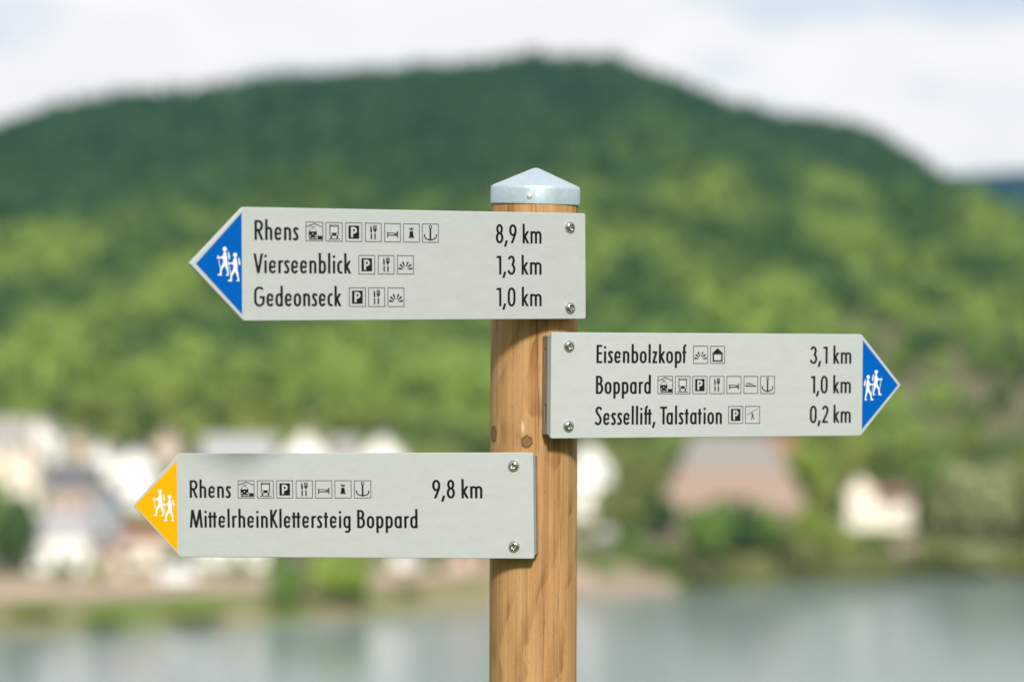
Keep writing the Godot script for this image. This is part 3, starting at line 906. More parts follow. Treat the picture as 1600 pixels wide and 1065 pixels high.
# ---------------------------------------------------------------- trees
func crown_mesh(seed_: int, n: int, size: float, squash: Vector3, cone := false, trunk := 0.0) -> ArrayMesh:
	# leaf clumps through the crown's volume; with trunk > 0 stem and boughs are part of the mesh (far forest)
	var r := RandomNumberGenerator.new()
	r.seed = seed_
	var st := begin()
	st.set_smooth_group(-1)
	var lobes := []
	for i in 7: lobes.append([Vector3(r.randf_range(-0.5, 0.5), r.randf_range(-0.45, 0.55), r.randf_range(-0.5, 0.5)), r.randf_range(0.42, 0.62)])
	for i in n:
		var dir := Vector3(r.randfn(), r.randfn() * 0.9 + 0.1, r.randfn()).normalized()
		var p: Vector3
		if cone:
			var h := 1.0 - sqrt(r.randf())
			var ang := r.randf() * TAU
			var rad := (1.0 - h) * (0.75 + 0.25 * sin(h * 40.0)) * sqrt(r.randf_range(0.35, 1.0))
			p = Vector3(cos(ang) * rad, h * 2.0 - 1.0, sin(ang) * rad)
			dir = Vector3(cos(ang), 0.4, sin(ang)).normalized()
		else:
			var l = lobes[i % lobes.size()]
			p = l[0] + dir * l[1] * r.randf_range(0.72, 1.05)
		p *= squash
		var nrm := (dir + Vector3(r.randfn(), r.randfn(), r.randfn()) * 0.45).normalized()
		var a := nrm.cross(Vector3(r.randfn(), r.randfn(), r.randfn())).normalized()
		var b := nrm.cross(a)
		var s := size * r.randf_range(0.6, 1.25)
		var tone := r.randf_range(0.78, 1.2)
		st.set_color(Color(tone, tone, tone * r.randf_range(0.8, 1.1)))
		var mid := p + nrm * s * 0.22
		quad(st, p - a * s, p - b * s * 0.6, p + a * s, mid)
		quad(st, p - a * s, mid, p + a * s, p + b * s * 0.7)
	if trunk > 0:
		st.set_color(Color(1.3, 0.7, 0.9))
		for k in 6:
			var a := TAU * k / 6
			var b := TAU * (k + 1) / 6
			quad(st, Vector3(cos(a) * 0.06, -trunk, sin(a) * 0.06), Vector3(cos(a) * 0.03, 0.3, sin(a) * 0.03), Vector3(cos(b) * 0.03, 0.3, sin(b) * 0.03), Vector3(cos(b) * 0.06, -trunk, sin(b) * 0.06))
	return done(st)

func leaf(called: String, c: Color) -> StandardMaterial3D:
	var m := mat(called, c, 0.7)
	m.vertex_color_use_as_albedo = true
	m.backlight_enabled = true
	m.backlight = Color(0.5, 0.5, 0.5)
	m.metallic_specular = 0.3
	return m

func bough_mesh(seed_: int, h: float, rad: float) -> ArrayMesh:     # tapered trunk with limbs; unit: metres
	var r := RandomNumberGenerator.new()
	r.seed = seed_
	var st := begin()
	st.set_smooth_group(1)
	var limb := func(a: Vector3, b: Vector3, ra: float, rb: float) -> void:
		var d := (b - a).normalized()
		var s := d.cross(Vector3(0.3, 0.1, 1)).normalized()
		var t := d.cross(s)
		for k in 7:
			var x := TAU * k / 7
			var y := TAU * (k + 1) / 7
			quad(st, a + (s * cos(x) + t * sin(x)) * ra, a + (s * cos(y) + t * sin(y)) * ra, b + (s * cos(y) + t * sin(y)) * rb, b + (s * cos(x) + t * sin(x)) * rb)
	limb.call(Vector3(0, -0.5, 0), Vector3(0, h * 0.45, 0), rad, rad * 0.7)
	limb.call(Vector3(0, h * 0.45, 0), Vector3(0.1, h * 0.9, 0.1), rad * 0.7, rad * 0.15)
	for i in 6:
		var a := r.randf() * TAU
		var y := h * r.randf_range(0.3, 0.6)
		limb.call(Vector3(0, y, 0), Vector3(cos(a) * h * 0.25, y + h * 0.22, sin(a) * h * 0.25), rad * 0.4, rad * 0.1)
	return done(st)

var crowns := {}
func tree(called: String, label: String, category: String, u: float, d: float, h: float, wide: float, leafy: Material, shape := "round", group := "") -> Node3D:
	var o := thing(called, label, category, point(u, d), rng.randf() * TAU, group)
	var key := "%s%d" % [shape, rng.randi() % 3]
	if not crowns.has(key):
		crowns[key] = crown_mesh(key.hash() % 9973, 620, 0.17, Vector3(1, 1, 1)) if shape != "shrub" else crown_mesh(key.hash() % 9973, 420, 0.2, Vector3(1, 1, 1))
		crowns[key + "t"] = bough_mesh(key.hash() % 991, 1.0, 0.035)
	var low := 0.02 if shape == "shrub" else (0.08 if shape == "low" else 0.2)
	if shape != "shrub":
		var tr := put("trunk", crowns[key + "t"], mat("bark", lin(0.10, 0.075, 0.055), 0.95), o)
		tr.scale = Vector3(h, h * 0.9, h)
	var cr := put("crown", crowns[key], leafy, o)
	cr.scale = Vector3(wide / 2, h * (1 - low) / 2, wide / 2)
	cr.position.y = h * low + h * (1 - low) / 2
	return o

func build_forest() -> void:
	var kinds := []
	for i in 5: kinds.append(crown_mesh(100 + i, 170, 0.24, Vector3(1, 1, 1), false, 1.5))
	kinds.append(crown_mesh(140, 150, 0.2, Vector3(0.7, 1.3, 0.7), true, 1.6))
	var foliage := leaf("forest_foliage", Color.WHITE)
	var bins := {}
	for k in kinds.size(): for zone in 2: bins[[k, zone]] = [[], []]
	var d := 452.0
	while d < 1560.0:
		var gap := lerpf(5.6, 8.0, clampf((d - 470) / 900.0, 0, 1))
		var reach := d * 0.235 + 70.0
		var x := -reach
		while x < reach:
			var px := x + rng.randf_range(-0.45, 0.45) * gap
			var pd := d + rng.randf_range(-0.45, 0.45) * gap
			x += gap
			var bare := 1.0 - Vector2((px - 122.0) / 56.0, (pd - 580.0) / 150.0).length()
			if bare > 0.12 and rng.randf() < 0.74: continue
			var edge := 462.0 + 16.0 * n1.get_noise_2d(px * 3.0, 90.0)
			if pd < edge: continue
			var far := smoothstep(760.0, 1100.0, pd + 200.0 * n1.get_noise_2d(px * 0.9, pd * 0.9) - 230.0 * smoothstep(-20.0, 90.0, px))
			var patch := n1.get_noise_2d(px * 3.6 + 300.0, pd * 0.8)
			var fine := n1.get_noise_2d(px * 9.0 + 70.0, pd * 2.6)
			var conifer := rng.randf() < (0.12 + 0.16 * far)
			var h := rng.randf_range(6.5, 10.0) * (0.85 + 0.25 * far)
			if pd < edge + 35.0: h *= rng.randf_range(0.35, 0.7)
			elif patch > 0.1 and far < 0.5 and rng.randf() < 0.6: h *= 0.55       # scrub and young trees
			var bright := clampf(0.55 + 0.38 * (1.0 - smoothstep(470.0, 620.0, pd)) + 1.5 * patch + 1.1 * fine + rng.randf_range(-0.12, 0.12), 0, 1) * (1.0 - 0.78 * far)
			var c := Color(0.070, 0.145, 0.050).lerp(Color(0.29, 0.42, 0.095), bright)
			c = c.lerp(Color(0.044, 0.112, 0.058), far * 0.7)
			if conifer: c = Color(0.028, 0.070, 0.034)
			var k := 5 if conifer else rng.randi() % 5
			var s := h * 0.42
			var t := Transform3D(Basis(Vector3.UP, rng.randf() * TAU).scaled(Vector3(s * rng.randf_range(0.95, 1.25), s * rng.randf_range(0.95, 1.2), s * rng.randf_range(0.95, 1.25))), Vector3(px, ground(px, pd) + h * 0.55, -pd))
			var bin = bins[[k, 0 if pd < 900 else 1]]
			bin[0].append(t)
			bin[1].append(c)
		d += gap * 0.95
	# garden and orchard trees that close the gaps of the village, and undergrowth on the right bank
	d = 340.0
	while d < 474.0:
		var x := -d * 0.235 - 25.0
		while x < d * 0.235 + 25.0:
			var px := x + rng.randf_range(-2.6, 2.6)
			var pd := d + rng.randf_range(-2.6, 2.6)
			x += 6.2
			var t := pd - shore(px)
			if t < 41.0 - 16.0 * smoothstep(20.0, 34.0, px) or (px < 0.0 and rng.randf() < 0.45): continue
			var free := true
			for s in sites:
				if absf(px - s[0]) < s[2] + 2.2 and pd > s[1] - 48.0 and pd < s[1] + 6.0: free = false
			if not free: continue
			var h := rng.randf_range(3.5, 8.5)
			var bright := clampf(0.5 + 1.6 * n2.get_noise_2d(px, pd) + rng.randf_range(-0.3, 0.3), 0, 1)
			var c := Color(0.09, 0.145, 0.05).lerp(Color(0.28, 0.35, 0.09), bright)
			var bs := Basis(Vector3.UP, rng.randf() * TAU).scaled(Vector3(h * 0.5, h * 0.46, h * 0.5))
			var bin = bins[[rng.randi() % 5, 0]]
			bin[0].append(Transform3D(bs, Vector3(px, ground(px, pd) + h * 0.5, -pd)))
			bin[1].append(c)
		d += 6.0
	for i in 620:
		var px := rng.randf_range(25.0, 110.0)
		var t := rng.randf_range(0.3, 15.0)
		var h := rng.randf_range(1.2, 3.4)
		var pd := shore(px) + t
		var c := Color(0.13, 0.15, 0.07).lerp(Color(0.27, 0.29, 0.12), clampf(0.5 + 1.8 * n2.get_noise_2d(px, pd) + rng.randf_range(-0.2, 0.2), 0, 1))
		var bin = bins[[rng.randi() % 5, 0]]
		bin[0].append(Transform3D(Basis(Vector3.UP, rng.randf() * TAU).scaled(Vector3(h * 0.7, h * 0.5, h * 0.7)), Vector3(px, ground(px, pd) + h * 0.3, -pd)))
		bin[1].append(c)
	for key in bins:
		var ts: Array = bins[key][0]
		if ts.is_empty(): continue
		var mm := MultiMesh.new()
		mm.transform_format = MultiMesh.TRANSFORM_3D
		mm.use_colors = true
		mm.mesh = kinds[key[0]]
		mm.instance_count = ts.size()
		for i in ts.size():
			mm.set_instance_transform(i, ts[i])
			mm.set_instance_color(i, bins[key][1][i])
		var o := MultiMeshInstance3D.new()
		o.multimesh = mm
		o.material_override = foliage
		var called := ("conifer_wood" if key[0] == 5 else "broadleaf_wood") if key[1] == 0 else ("conifer_forest" if key[0] == 5 else "broadleaf_forest")
		o.name = numbered(called)
		add_child(o)
		tag(o, "%s trees covering %s" % ["dark conifer" if key[0] == 5 else "green broadleaf", "the lower hillside behind the village" if key[1] == 0 else "the upper hill up to its ridge"], "forest", "trees covering the hillside", "stuff")

# ---------------------------------------------------------------- houses
func gable_mesh(w: float, dp: float, wall: float, roof: float) -> ArrayMesh:      # walls with two gables towards +z and -z
	var st := begin()
	st.set_smooth_group(-1)
	var x := w / 2
	var z := dp / 2
	for s in [1, -1]:
		var q := [Vector3(-x * s, -1.5, z * s), Vector3(x * s, -1.5, z * s), Vector3(x * s, wall, z * s), Vector3(0, wall + roof, z * s), Vector3(-x * s, wall, z * s)]
		quad(st, q[0], q[1], q[2], q[4])
		tri(st, q[4], q[2], q[3])
		quad(st, Vector3(x * s, -1.5, z * s), Vector3(x * s, -1.5, -z * s), Vector3(x * s, wall, -z * s), Vector3(x * s, wall, z * s))
	return done(st)

func roof_mesh(w: float, dp: float, wall: float, roof: float) -> ArrayMesh:       # two slabs with eaves, ridge along z
	var st := begin()
	st.set_smooth_group(-1)
	var over := 0.45
	var x := w / 2
	var z := dp / 2 + over
	var drop := roof / x * over
	var th := 0.28
	for s in [1, -1]:
		var e := Vector3((x + over) * s, wall - drop + 0.06, 0)
		var r := Vector3(0, wall + roof + 0.06, 0)
		var dz := Vector3(0, 0, z)
		var up := Vector3(0, th, 0)
		var q := [e + dz, e - dz, r - dz, r + dz]
		if s < 0: q = [e - dz, e + dz, r + dz, r - dz]
		quad(st, q[0] + up, q[1] + up, q[2] + up, q[3] + up)
		quad(st, q[3], q[2], q[1], q[0])
		quad(st, q[0], q[1], q[1] + up, q[0] + up)
		quad(st, q[3], q[0], q[0] + up, q[3] + up)
		quad(st, q[1], q[2], q[2] + up, q[1] + up)
	return done(st)

func frustum(a: Vector2, b: Vector2, y0: float, y1: float) -> ArrayMesh:     # a roof with four sloping sides
	var st := begin()
	st.set_smooth_group(-1)
	var p := [Vector3(-a.x / 2, y0, a.y / 2), Vector3(a.x / 2, y0, a.y / 2), Vector3(a.x / 2, y0, -a.y / 2), Vector3(-a.x / 2, y0, -a.y / 2)]
	var q := [Vector3(-b.x / 2, y1, b.y / 2), Vector3(b.x / 2, y1, b.y / 2), Vector3(b.x / 2, y1, -b.y / 2), Vector3(-b.x / 2, y1, -b.y / 2)]
	for i in 4: quad(st, p[i], p[(i + 1) % 4], q[(i + 1) % 4], q[i])
	quad(st, q[0], q[1], q[2], q[3])
	quad(st, p[3], p[2], p[1], p[0])
	return done(st)

func add_windows(o: Node3D, w: float, wall: float, z: float, turn := 0.0, door := true) -> void:
	var nx := maxi(1, int(w / 2.6))
	var ny := maxi(1, int(wall / 2.7))
	for i in nx:
		for j in ny:
			var at := Vector3((i + 0.5) / nx * w - w / 2, 0.95 + j * 2.75, z + 0.03)
			var b := Basis(Vector3.UP, turn)
			if door and j == 0 and i == nx / 2:
				var dr := put("door", box(Vector3(1.05, 2.1, 0.1)), mat("door_wood", lin(0.12, 0.07, 0.04), 0.6), o)
				dr.transform = Transform3D(b, b * Vector3(at.x, 0.05, at.z))
				continue
			if at.y + 1.4 > wall + 0.3: continue
			var fr := put("window", box(Vector3(1.12, 1.4, 0.1)), mat("window_frame", lin(0.7, 0.69, 0.66), 0.5), o)
			fr.transform = Transform3D(b, b * at)
			var pn := put("pane", box(Vector3(0.92, 1.2, 0.03)), mat("window_glass", lin(0.02, 0.025, 0.03), 0.08), fr)
			pn.position = Vector3(0, 0.1, 0.052)

func house(label: String, u: float, d: float, w: float, dp: float, wall: float, roof: float, wall_c: Color, roof_c: Color, front_gable := true, turn := 0.0, lift := 0.0) -> Node3D:
	var at := point(u, d)
	at.y += lift
	sites.append([at.x, d, w / 2])
	var o := thing("house", label, "house", at, turn)
	var gw := w if front_gable else dp
	var gd := dp if front_gable else w
	var wm := mat("render_%s" % wall_c.to_html(), wall_c.linear_to_srgb(), 0.85)
	var rm := mat("roof_%s" % roof_c.to_html(), roof_c.linear_to_srgb(), 0.7)
	var body := put("wall", gable_mesh(gw, gd, wall, roof), wm, o)
	var top := put("roof", roof_mesh(gw, gd, wall, roof), rm, o)
	if not front_gable:
		body.rotation.y = PI / 2
		top.rotation.y = PI / 2
	var ch := put("chimney", box(Vector3(0.6, 1.7, 0.6)), mat("brick_red", lin(0.22, 0.10, 0.07), 0.9), top)
	ch.position = Vector3(gw * 0.16, wall + roof * 0.62, gd * 0.2)
	add_windows(o, w, wall, dp / 2)
	add_windows(o, dp, wall, w / 2, PI / 2, false)
	add_windows(o, dp, wall, w / 2, -PI / 2, false)
	return o

func build_village() -> void:
	var white := Color(0.82, 0.80, 0.76)
	var cream := Color(0.74, 0.66, 0.54)
	var pink := Color(0.46, 0.36, 0.31)
	var rose := Color(0.60, 0.44, 0.34)
	var slate := Color(0.105, 0.11, 0.12)
	var grey := Color(0.30, 0.28, 0.27)
	var brown := Color(0.20, 0.10, 0.07)
	house("white gabled house at the top of the village, far left under the woods", 66, 420, 6.8, 8, 5.6, 3.2, white, grey)
	house("cream house with a broad grey roof at the far left edge", 6, 414, 8.4, 8, 6.0, 3.6, cream, grey, false)
	house("narrow cream house standing above the dark broad tree", 42, 390, 4.8, 7, 7.9, 2.3, Color(0.72, 0.64, 0.54), Color(0.4, 0.33, 0.28))
	house("white low house with pale grey roof beside the dark broad tree", 98, 344, 8.0, 7, 5.0, 2.6, white, Color(0.34, 0.33, 0.34), false)
	house("pink house with dark slate roof above the pale grey roof", 116, 385, 7.2, 8, 4.6, 3.3, pink, slate, false)
	house("small beige house below the woods, right of the topmost white gabled house at the left", 122, 428, 4.2, 6, 2.9, 1.9, Color(0.55, 0.46, 0.36), grey)
	house("tall narrow white house, left one of a bright pair", 163, 400, 4.4, 7, 6.4, 2.2, white, grey)
	house("bright white gabled house, right one of a pair above the lower left sign's tip", 216, 394, 6.8, 8, 6.4, 3.0, Color(0.86, 0.85, 0.83), slate)
	house("grey blue house with steep slate roof in the middle of the left village", 166, 364, 4.8, 7, 5.0, 4.0, Color(0.30, 0.33, 0.36), slate)
	house("pinkish beige house under the edge of the woods, behind the bright white gable", 262, 416, 5.4, 7, 4.8, 2.7, Color(0.58, 0.46, 0.38), Color(0.36, 0.30, 0.27))
	house("cream house with a brown roof just below the yellow tip", 232, 349, 7.0, 6, 3.8, 2.1, cream, brown, false)
	house("small rose house close to the riverside path at the left", 172, 339, 4.2, 4, 2.5, 1.1, Color(0.60, 0.49, 0.40), brown)
	house("wide house with grey roof peeping over the top edge of the lower sign", 374, 408, 11.6, 9, 5.4, 3.5, Color(0.6, 0.56, 0.5), Color(0.34, 0.335, 0.34), false)
	house("white gabled house, left of two white gables over the lower sign", 480, 412, 7.6, 9, 6.4, 3.7, white, grey)
	house("small house with grey roof between two white gables over the lower sign", 541, 420, 4.6, 6, 4.6, 2.6, Color(0.5, 0.46, 0.42), grey, false)
	house("white gabled house, right of two white gables over the lower sign", 600, 410, 7.8, 9, 6.8, 3.9, white, slate)
	house("long white house whose foot shows under the lower sign", 362, 352, 10.4, 7, 5.2, 2.6, Color(0.78, 0.76, 0.72), slate, false)
	house("low pinkish house by the river just left of the post", 724, 353, 6.0, 5, 2.7, 1.5, Color(0.56, 0.42, 0.34), brown, false)
	house("white gabled house half hidden behind the right side of the post", 922, 412, 7.2, 9, 8.2, 4.3, Color(0.84, 0.83, 0.8), slate)
	house("small house with reddish tiled roof behind the right end of the large pinkish house", 1222, 446, 4.6, 6, 6.8, 2.8, rose, Color(0.26, 0.13, 0.075), false)
	house("tan boathouse at the river's edge on the right", 1418, 380, 4.2, 4, 1.7, 0.5, Color(0.46, 0.38, 0.26), Color(0.3, 0.25, 0.19), false)
	# large inn with a pink front and a grey hipped roof
	var inn := thing("inn", "large pinkish house with tall hipped roof under the middle sign", "house", point(1142, 398))
	sites.append([inn.position.x, 398.0, 12.0])
	put("wall", box(Vector3(23.0, 4.4, 13)), mat("inn_wall", Color(0.33, 0.25, 0.19).linear_to_srgb(), 0.85), inn)
	var low := put("lower_roof", frustum(Vector2(24.4, 14.4), Vector2(17.5, 9.0), 4.4, 11.2), mat("inn_tiles", Color(0.30, 0.215, 0.165).linear_to_srgb(), 0.8), inn)
	tag(low, "steep salmon tiled lower slope of the roof")
	var rf := put("upper_roof", frustum(Vector2(17.9, 9.4), Vector2(12.0, 2.0), 11.2, 16.4), mat("inn_slate", Color(0.215, 0.20, 0.185).linear_to_srgb(), 0.6), inn)
	tag(rf, "grey hipped upper roof")
	for x in [-4.5, 4.0]:
		var ch := put("chimney", box(Vector3(0.8, 2.0, 0.8)), mat("brick_red", Color.WHITE), rf)
		ch.position = Vector3(x, 15.4, -0.4)
	for x in [-5.0, 0.0, 5.0]:
		var dm := put("dormer", box(Vector3(1.6, 1.7, 2.6)), mat("inn_wall", Color.WHITE), low)
		dm.position = Vector3(x, 6.6, 4.9)
	add_windows(inn, 22.0, 4.2, 6.5)
	# cream villa in two blocks
	var villa := thing("villa", "bright cream villa with red brown roof among trees at the right", "house", point(1370, 411))
	villa.scale = Vector3(0.84, 0.86, 0.84)
	sites.append([villa.position.x, 411.0, 5.5])
	var cw := mat("villa_wall", lin(0.86, 0.78, 0.66), 0.85)
	var tw := put("wall", gable_mesh(5.2, 7, 7.6, 2.6), cw, villa)
	tw.position = Vector3(-3.6, 0, 0.6)
	var tr := put("roof", roof_mesh(5.2, 7, 7.6, 2.6), mat("villa_roof", lin(0.15, 0.085, 0.065), 0.7), villa)
	tr.position = tw.position
	var wg := put("wing", gable_mesh(6.4, 7.6, 5.4, 2.4), cw, villa)
	wg.position = Vector3(2.9, 0, 0)
	wg.rotation.y = PI / 2
	var wr := put("roof", roof_mesh(6.4, 7.6, 5.4, 2.4), mats["villa_roof"], villa)
	wr.position = wg.position
	wr.rotation.y = PI / 2
	for q in [[-4.6, 1.2, 4.1], [-2.6, 1.2, 4.1], [-3.6, 4.6, 4.1], [1.2, 1.2, 3.2], [3.4, 1.2, 3.2], [5.4, 1.2, 3.2], [1.2, 3.6, 3.2], [3.4, 3.6, 3.2]]:
		var fr := put("window", box(Vector3(1.0, 1.4, 0.1)), mats["window_frame"], villa)
		fr.position = Vector3(q[0], q[1], q[2] + 0.03)
		var pn := put("pane", box(Vector3(0.8, 1.2, 0.03)), mats["window_glass"], fr)
		pn.position = Vector3(0, 0.1, 0.052)

func vehicle(called: String, label: String, category: String, u: float, d: float, turn: float, long: float, tall: float, wide: float, c: Color) -> void:
	var o := thing(called, label, category, point(u, d) + Vector3(0, 0.08, 0), turn)
	var st := begin()
	st.set_smooth_group(-1)
	var van := tall > 2.0
	var side := PackedVector2Array([Vector2(-0.5, 0.16), Vector2(0.5, 0.16), Vector2(0.5, 0.42), Vector2(0.40, 0.5), Vector2(0.36, 0.92), Vector2(0.28, 1.0), Vector2(-0.48, 1.0), Vector2(-0.5, 0.94)]) if van else PackedVector2Array([Vector2(-0.5, 0.2), Vector2(0.5, 0.2), Vector2(0.5, 0.5), Vector2(0.27, 0.6), Vector2(0.12, 0.98), Vector2(-0.25, 1.0), Vector2(-0.42, 0.66), Vector2(-0.5, 0.62)])
	var ix := Geometry2D.triangulate_polygon(side)
	for s in [1.0, -1.0]:
		for i in range(0, ix.size(), 3):
			var a := Vector3(side[ix[i]].x * long, side[ix[i]].y * tall, s * wide / 2)
			var b := Vector3(side[ix[i + 1]].x * long, side[ix[i + 1]].y * tall, s * wide / 2)
			var e := Vector3(side[ix[i + 2]].x * long, side[ix[i + 2]].y * tall, s * wide / 2)
			if (b - a).cross(e - a).z * s > 0: tri(st, a, b, e)
			else: tri(st, a, e, b)
	for i in side.size():
		var a: Vector2 = side[i]
		var b: Vector2 = side[(i + 1) % side.size()]
		quad(st, Vector3(a.x * long, a.y * tall, wide / 2), Vector3(a.x * long, a.y * tall, -wide / 2), Vector3(b.x * long, b.y * tall, -wide / 2), Vector3(b.x * long, b.y * tall, wide / 2))
	var paint := mat("paint_" + c.to_html(), c.linear_to_srgb(), 0.25)
	paint.clearcoat_enabled = true
	put("body", done(st), paint, o)
	for x in [-0.3, 0.32]:
		for s in [1.0, -1.0]:
			var wheel := put("wheel", lathe([Vector2(0.0, 0.1), Vector2(0.2, 0.1), Vector2(0.33, 0.09), Vector2(0.34, 0.0), Vector2(0.33, -0.09), Vector2(0.0, -0.1)], 18), mat("tyre", lin(0.02, 0.02, 0.02), 0.85), o)
			wheel.position = Vector3(x * long, 0.33, s * (wide / 2 - 0.06))
			wheel.rotation.x = PI / 2
	var glass := mat("window_glass", Color.BLACK)
	for s in [1.0, -1.0]:
		for x in ([-0.28, 0.2] if van else [-0.2, 0.02]):
			var pane := put("window", box(Vector3(long * 0.17, tall * (0.24 if van else 0.26), 0.03)), glass, o)
			pane.position = Vector3(x * long, tall * (0.6 if van else 0.64), s * (wide / 2 + 0.002))
	for s in [-0.36, 0.36]:
		var lampy := put("headlight", box(Vector3(0.06, 0.16, 0.28)), mat("lamp_glass", lin(0.75, 0.75, 0.72), 0.1), o)
		lampy.position = Vector3(long / 2 + 0.005, tall * 0.36, s * wide)

func build_plants() -> void:
	var dark := leaf("dark_foliage", lin(0.06, 0.125, 0.045))
	var mid := leaf("mid_foliage", lin(0.15, 0.26, 0.06))
	var fresh := leaf("fresh_foliage", lin(0.29, 0.40, 0.075))
	var sage := leaf("sage_foliage", lin(0.33, 0.37, 0.18))
	var olive := leaf("olive_foliage", lin(0.21, 0.255, 0.08))
	var T := [
		["broad_tree", "broad dark green tree at the far left edge by the river", "tree", 12, 338, 12.0, 10.0, dark, "low"],
		["shrub", "green shrub in front of the white low house", "shrub", 104, 335, 2.6, 4.6, mid, "shrub"],
		["shrub", "green shrub between the white low house and the riverside path, farther right", "shrub", 148, 335, 2.2, 3.6, fresh, "shrub"],
		["shrub", "dark shrub at the foot of the cream house with brown roof", "shrub", 272, 345, 2.4, 4.4, dark, "shrub"],
		["bankside_tree", "green bankside tree under the lower sign, left of a pair", "tree", 444, 322, 8.6, 6.4, mid, "low"],
		["bankside_tree", "green willow at the water's edge under the lower sign, right of a pair", "tree", 530, 325.5, 9.0, 9.6, fresh, "low"],
		["shrub", "small green shrub beside the low pinkish house", "shrub", 690, 352, 3.0, 4.6, mid, "shrub"],
		["shrub", "fresh green shrub at the water under the willow", "shrub", 560, 328, 3.0, 5.4, mid, "shrub"],
		["shrub", "green shrub in front of the long white house's foot", "shrub", 372, 341, 2.0, 5.0, mid, "shrub"],
		["waterside_bush", "low green bush on the bank below the riverside path, leftmost", "bush", 48, 313, 1.5, 7.5, fresh, "shrub"],
		["waterside_bush", "low green bush on the bank below the small rose house", "bush", 165, 314, 1.4, 7.0, fresh, "shrub"],
		["waterside_bush", "wide low green bush on the bank below the lower sign's left half", "bush", 310, 317, 1.6, 9.0, fresh, "shrub"],
		["waterside_bush", "low green bush at the waterline left of the post", "bush", 640, 334, 1.5, 4.5, mid, "shrub"],
		["bankside_tree", "green round tree below the large pinkish house, left of three", "tree", 1108, 367, 9.6, 8.4, mid, "low"],
		["bankside_tree", "dark green round tree below the large pinkish house, middle of three", "tree", 1156, 370, 10.6, 9.0, dark, "low"],
		["bankside_tree", "green round tree below the large pinkish house, right of three", "tree", 1202, 374, 9.0, 7.4, mid, "low"],
		["garden_tree", "olive green garden tree right of the post, in front of the half hidden white house", "tree", 950, 392, 8.6, 7.6, olive, "low"],
		["garden_tree", "tall olive green garden tree between the white house and the large pinkish house", "tree", 1002, 402, 12.4, 7.6, olive, "round"],
		["garden_tree", "dark garden tree at the left corner of the large pinkish house", "tree", 1034, 386, 7.4, 6.0, dark, "low"],
		["shrub", "green shrub above the pale beach right of the post", "shrub", 925, 360, 2.2, 4.6, mid, "shrub"],
		["shrub", "green shrub by the parked white car right of the post", "shrub", 985, 374, 3.8, 6.4, mid, "shrub"],
		["shrub", "green shrub above the beach, left of the dark round trees", "shrub", 1028, 362, 3.4, 7.0, mid, "shrub"],
		["garden_tree", "yellow green tree behind the gap between the large house and the villa", "tree", 1262, 436, 10.5, 9.0, fresh, "low"],
		["garden_tree", "yellow green small tree below the villa's left side", "tree", 1266, 384, 6.6, 8.0, fresh, "low"],
		["shrub", "olive shrub at the water's edge below the small yellow green tree", "shrub", 1262, 372, 3.4, 8.4, olive, "shrub"],
		["shrub", "bright green shrub below the cream villa", "shrub", 1318, 380, 4.4, 7.4, fresh, "shrub"],
		["shrub", "dark green shrub right below the cream villa", "shrub", 1366, 382, 4.0, 6.0, mid, "shrub"],
		["shrub", "olive shrub hanging over the water below the villa", "shrub", 1350, 374, 2.6, 8.0, olive, "shrub"],
		["willow", "tall pale grey green willow right of the villa, leftmost of four", "tree", 1476, 394, 13.6, 9.0, sage, "low"],
		["willow", "tall pale grey green willow at the right, second of four", "tree", 1528, 389, 13.6, 9.8, sage, "low"],
		["willow", "tall pale grey green willow at the right, third of four", "tree", 1584, 391, 15.0, 9.8, sage, "low"],
		["willow", "tall pale grey green willow at the far right edge", "tree", 1640, 387, 13.0, 10.0, olive, "low"],
		["garden_tree", "green tree behind the willows, right above the villa's roof", "tree", 1452, 424, 11.0, 8.0, mid, "low"],
		["shrub", "olive shrub at the waterline below the leftmost willow", "shrub", 1466, 376, 4.0, 8.0, olive, "shrub"],
		["shrub", "sage shrub at the waterline below the second willow", "shrub", 1530, 377, 4.4, 8.4, sage, "shrub"],
		["shrub", "brownish green shrub at the waterline at the far right", "shrub", 1598, 377, 4.4, 8.0, olive, "shrub"],
	]
	for t in T: tree(t[0], t[1], t[2], t[3], t[4], t[5], t[6], t[7], t[8], "low bushes along the waterline" if t[0] == "waterside_bush" else "")

# ---------------------------------------------------------------- sky
func sky_image() -> ImageTexture:
	var w := 1024
	var h := 512
	var data := PackedFloat32Array()
	data.resize(w * h * 3)
	var a := FastNoiseLite.new()
	a.seed = 31; a.frequency = 1.0; a.fractal_octaves = 5; a.fractal_gain = 0.5
	var b := FastNoiseLite.new()
	b.seed = 77; b.frequency = 1.0; b.fractal_octaves = 3
	for j in h:
		var el := (0.5 - (j + 0.5) / h) * PI
		var y := sin(el)
		var cy := cos(el)
		for i in w:
			var p := (j * w + i) * 3
			if y < -0.02:
				data[p] = 0.16; data[p + 1] = 0.20; data[p + 2] = 0.15
				continue
			var az := (i + 0.5) / w * TAU
			var q := Vector3(cos(az) * cy, y, sin(az) * cy) / (y + 0.16)       # a cloud layer overhead
			var n := a.get_noise_3d(q.x * 1.5, 4.0, q.z * 1.5)
			var m := b.get_noise_3d(q.x * 0.8 + 9.0, 2.0, q.z * 0.8)
			var cover := smoothstep(-0.50, 0.08, n + 0.35 * m)
			var thick := smoothstep(0.0, 0.6, n + 0.2)
			var low := pow(clampf(1.0 - y, 0, 1), 5.0)
			var blue := Color(0.36, 0.50, 0.71).lerp(Color(0.77, 0.835, 0.875), low)
			var cloud := Color(0.975, 0.965, 0.94).lerp(Color(0.77, 0.785, 0.80), thick * 0.55 * (1.0 - low * 0.5))
			var c := blue.lerp(cloud, cover)
			data[p] = c.r; data[p + 1] = c.g; data[p + 2] = c.b
	return ImageTexture.create_from_image(Image.create_from_data(w, h, false, Image.FORMAT_RGBF, data.to_byte_array()))

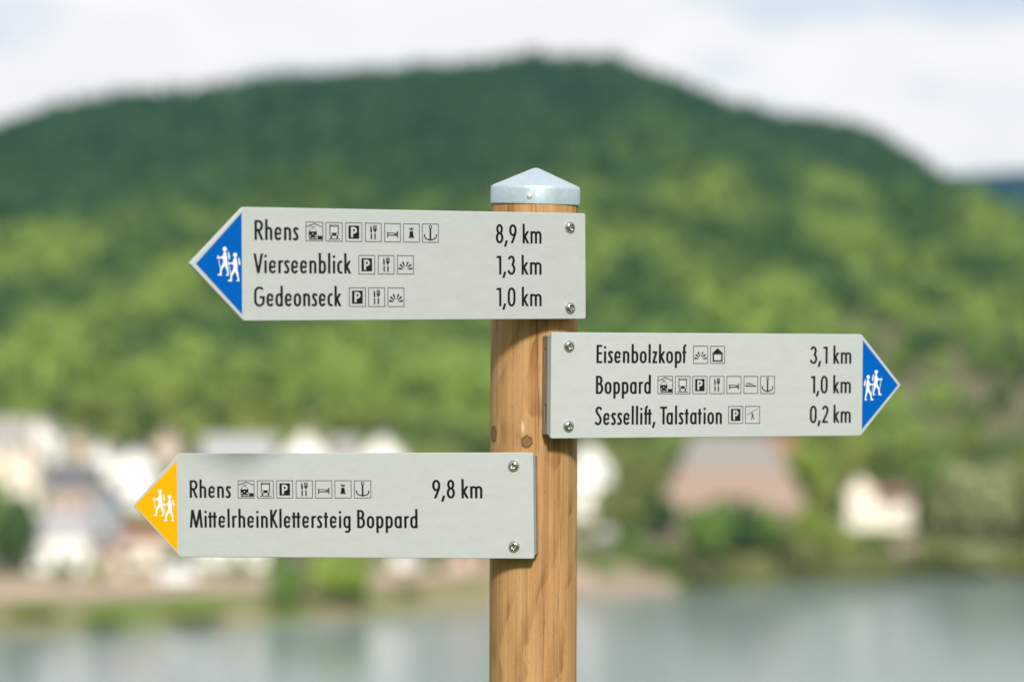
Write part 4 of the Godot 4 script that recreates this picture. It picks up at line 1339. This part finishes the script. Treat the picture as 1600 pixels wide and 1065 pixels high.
func _ready() -> void:
	# camera
	var cam := Camera3D.new()
	cam.name = "camera"
	add_child(cam)
	cam.rotation_degrees = Vector3(-0.5, 0, 0)
	var lens := CameraAttributesPhysical.new()
	lens.frustum_focal_length = 85.0
	lens.frustum_focus_distance = 2.82
	lens.exposure_aperture = 2.5
	lens.frustum_near = 0.1
	lens.frustum_far = 20000.0
	cam.attributes = lens
	cam.fov = 16.07
	cam.near = 0.1
	cam.far = 20000.0
	cam.current = true
	# sky, exposure, haze
	var env := Environment.new()
	env.background_mode = Environment.BG_SKY
	var sky := Sky.new()
	var pan := PanoramaSkyMaterial.new()
	pan.panorama = sky_image()
	pan.energy_multiplier = 0.65
	sky.sky_material = pan
	env.sky = sky
	env.tonemap_mode = Environment.TONE_MAPPER_LINEAR
	env.tonemap_exposure = 1.65
	env.sdfgi_enabled = true
	env.ssao_enabled = true
	env.ssil_enabled = true
	env.fog_enabled = true
	env.fog_density = 0.000035
	env.fog_light_color = Color(0.17, 0.50, 0.92).linear_to_srgb()
	env.fog_sky_affect = 0.0
	var we := WorldEnvironment.new()
	we.name = "world_environment"
	we.environment = env
	add_child(we)
	var sun := DirectionalLight3D.new()
	sun.name = "sun"
	sun.light_energy = 0.95
	sun.light_angular_distance = 8.0
	sun.light_color = Color(1.0, 0.975, 0.935)
	sun.shadow_enabled = true
	add_child(sun)
	var el := deg_to_rad(34.5)
	var az := deg_to_rad(8)
	sun.look_at_from_position(Vector3(sin(az) * cos(el), sin(el), cos(az) * cos(el)), Vector3.ZERO)

	rng.seed = 1234
	n1.seed = 12; n1.frequency = 0.006; n1.fractal_octaves = 3
	n2.seed = 40; n2.frequency = 0.05; n2.fractal_octaves = 2
	build_land()
	build_village()
	build_forest()
	build_plants()
	build_signpost()
	vehicle("camper_van", "white camper van parked on the riverside path at the left", "camper van", 278, 331, 0.1, 5.2, 2.6, 2.0, Color(0.8, 0.8, 0.78))
	vehicle("camper_van", "white camper van parked by the river left of the post", "camper van", 636, 348, 1.2, 5.4, 2.8, 2.1, Color(0.8, 0.78, 0.74))
	vehicle("parked_car", "white car parked under the garden trees, nearer the post", "car", 955, 389, 0.3, 4.2, 1.45, 1.75, Color(0.8, 0.8, 0.8))
	vehicle("parked_car", "silver car parked beside the dark round trees", "car", 1022, 394, 0.2, 4.2, 1.45, 1.75, Color(0.6, 0.62, 0.64))
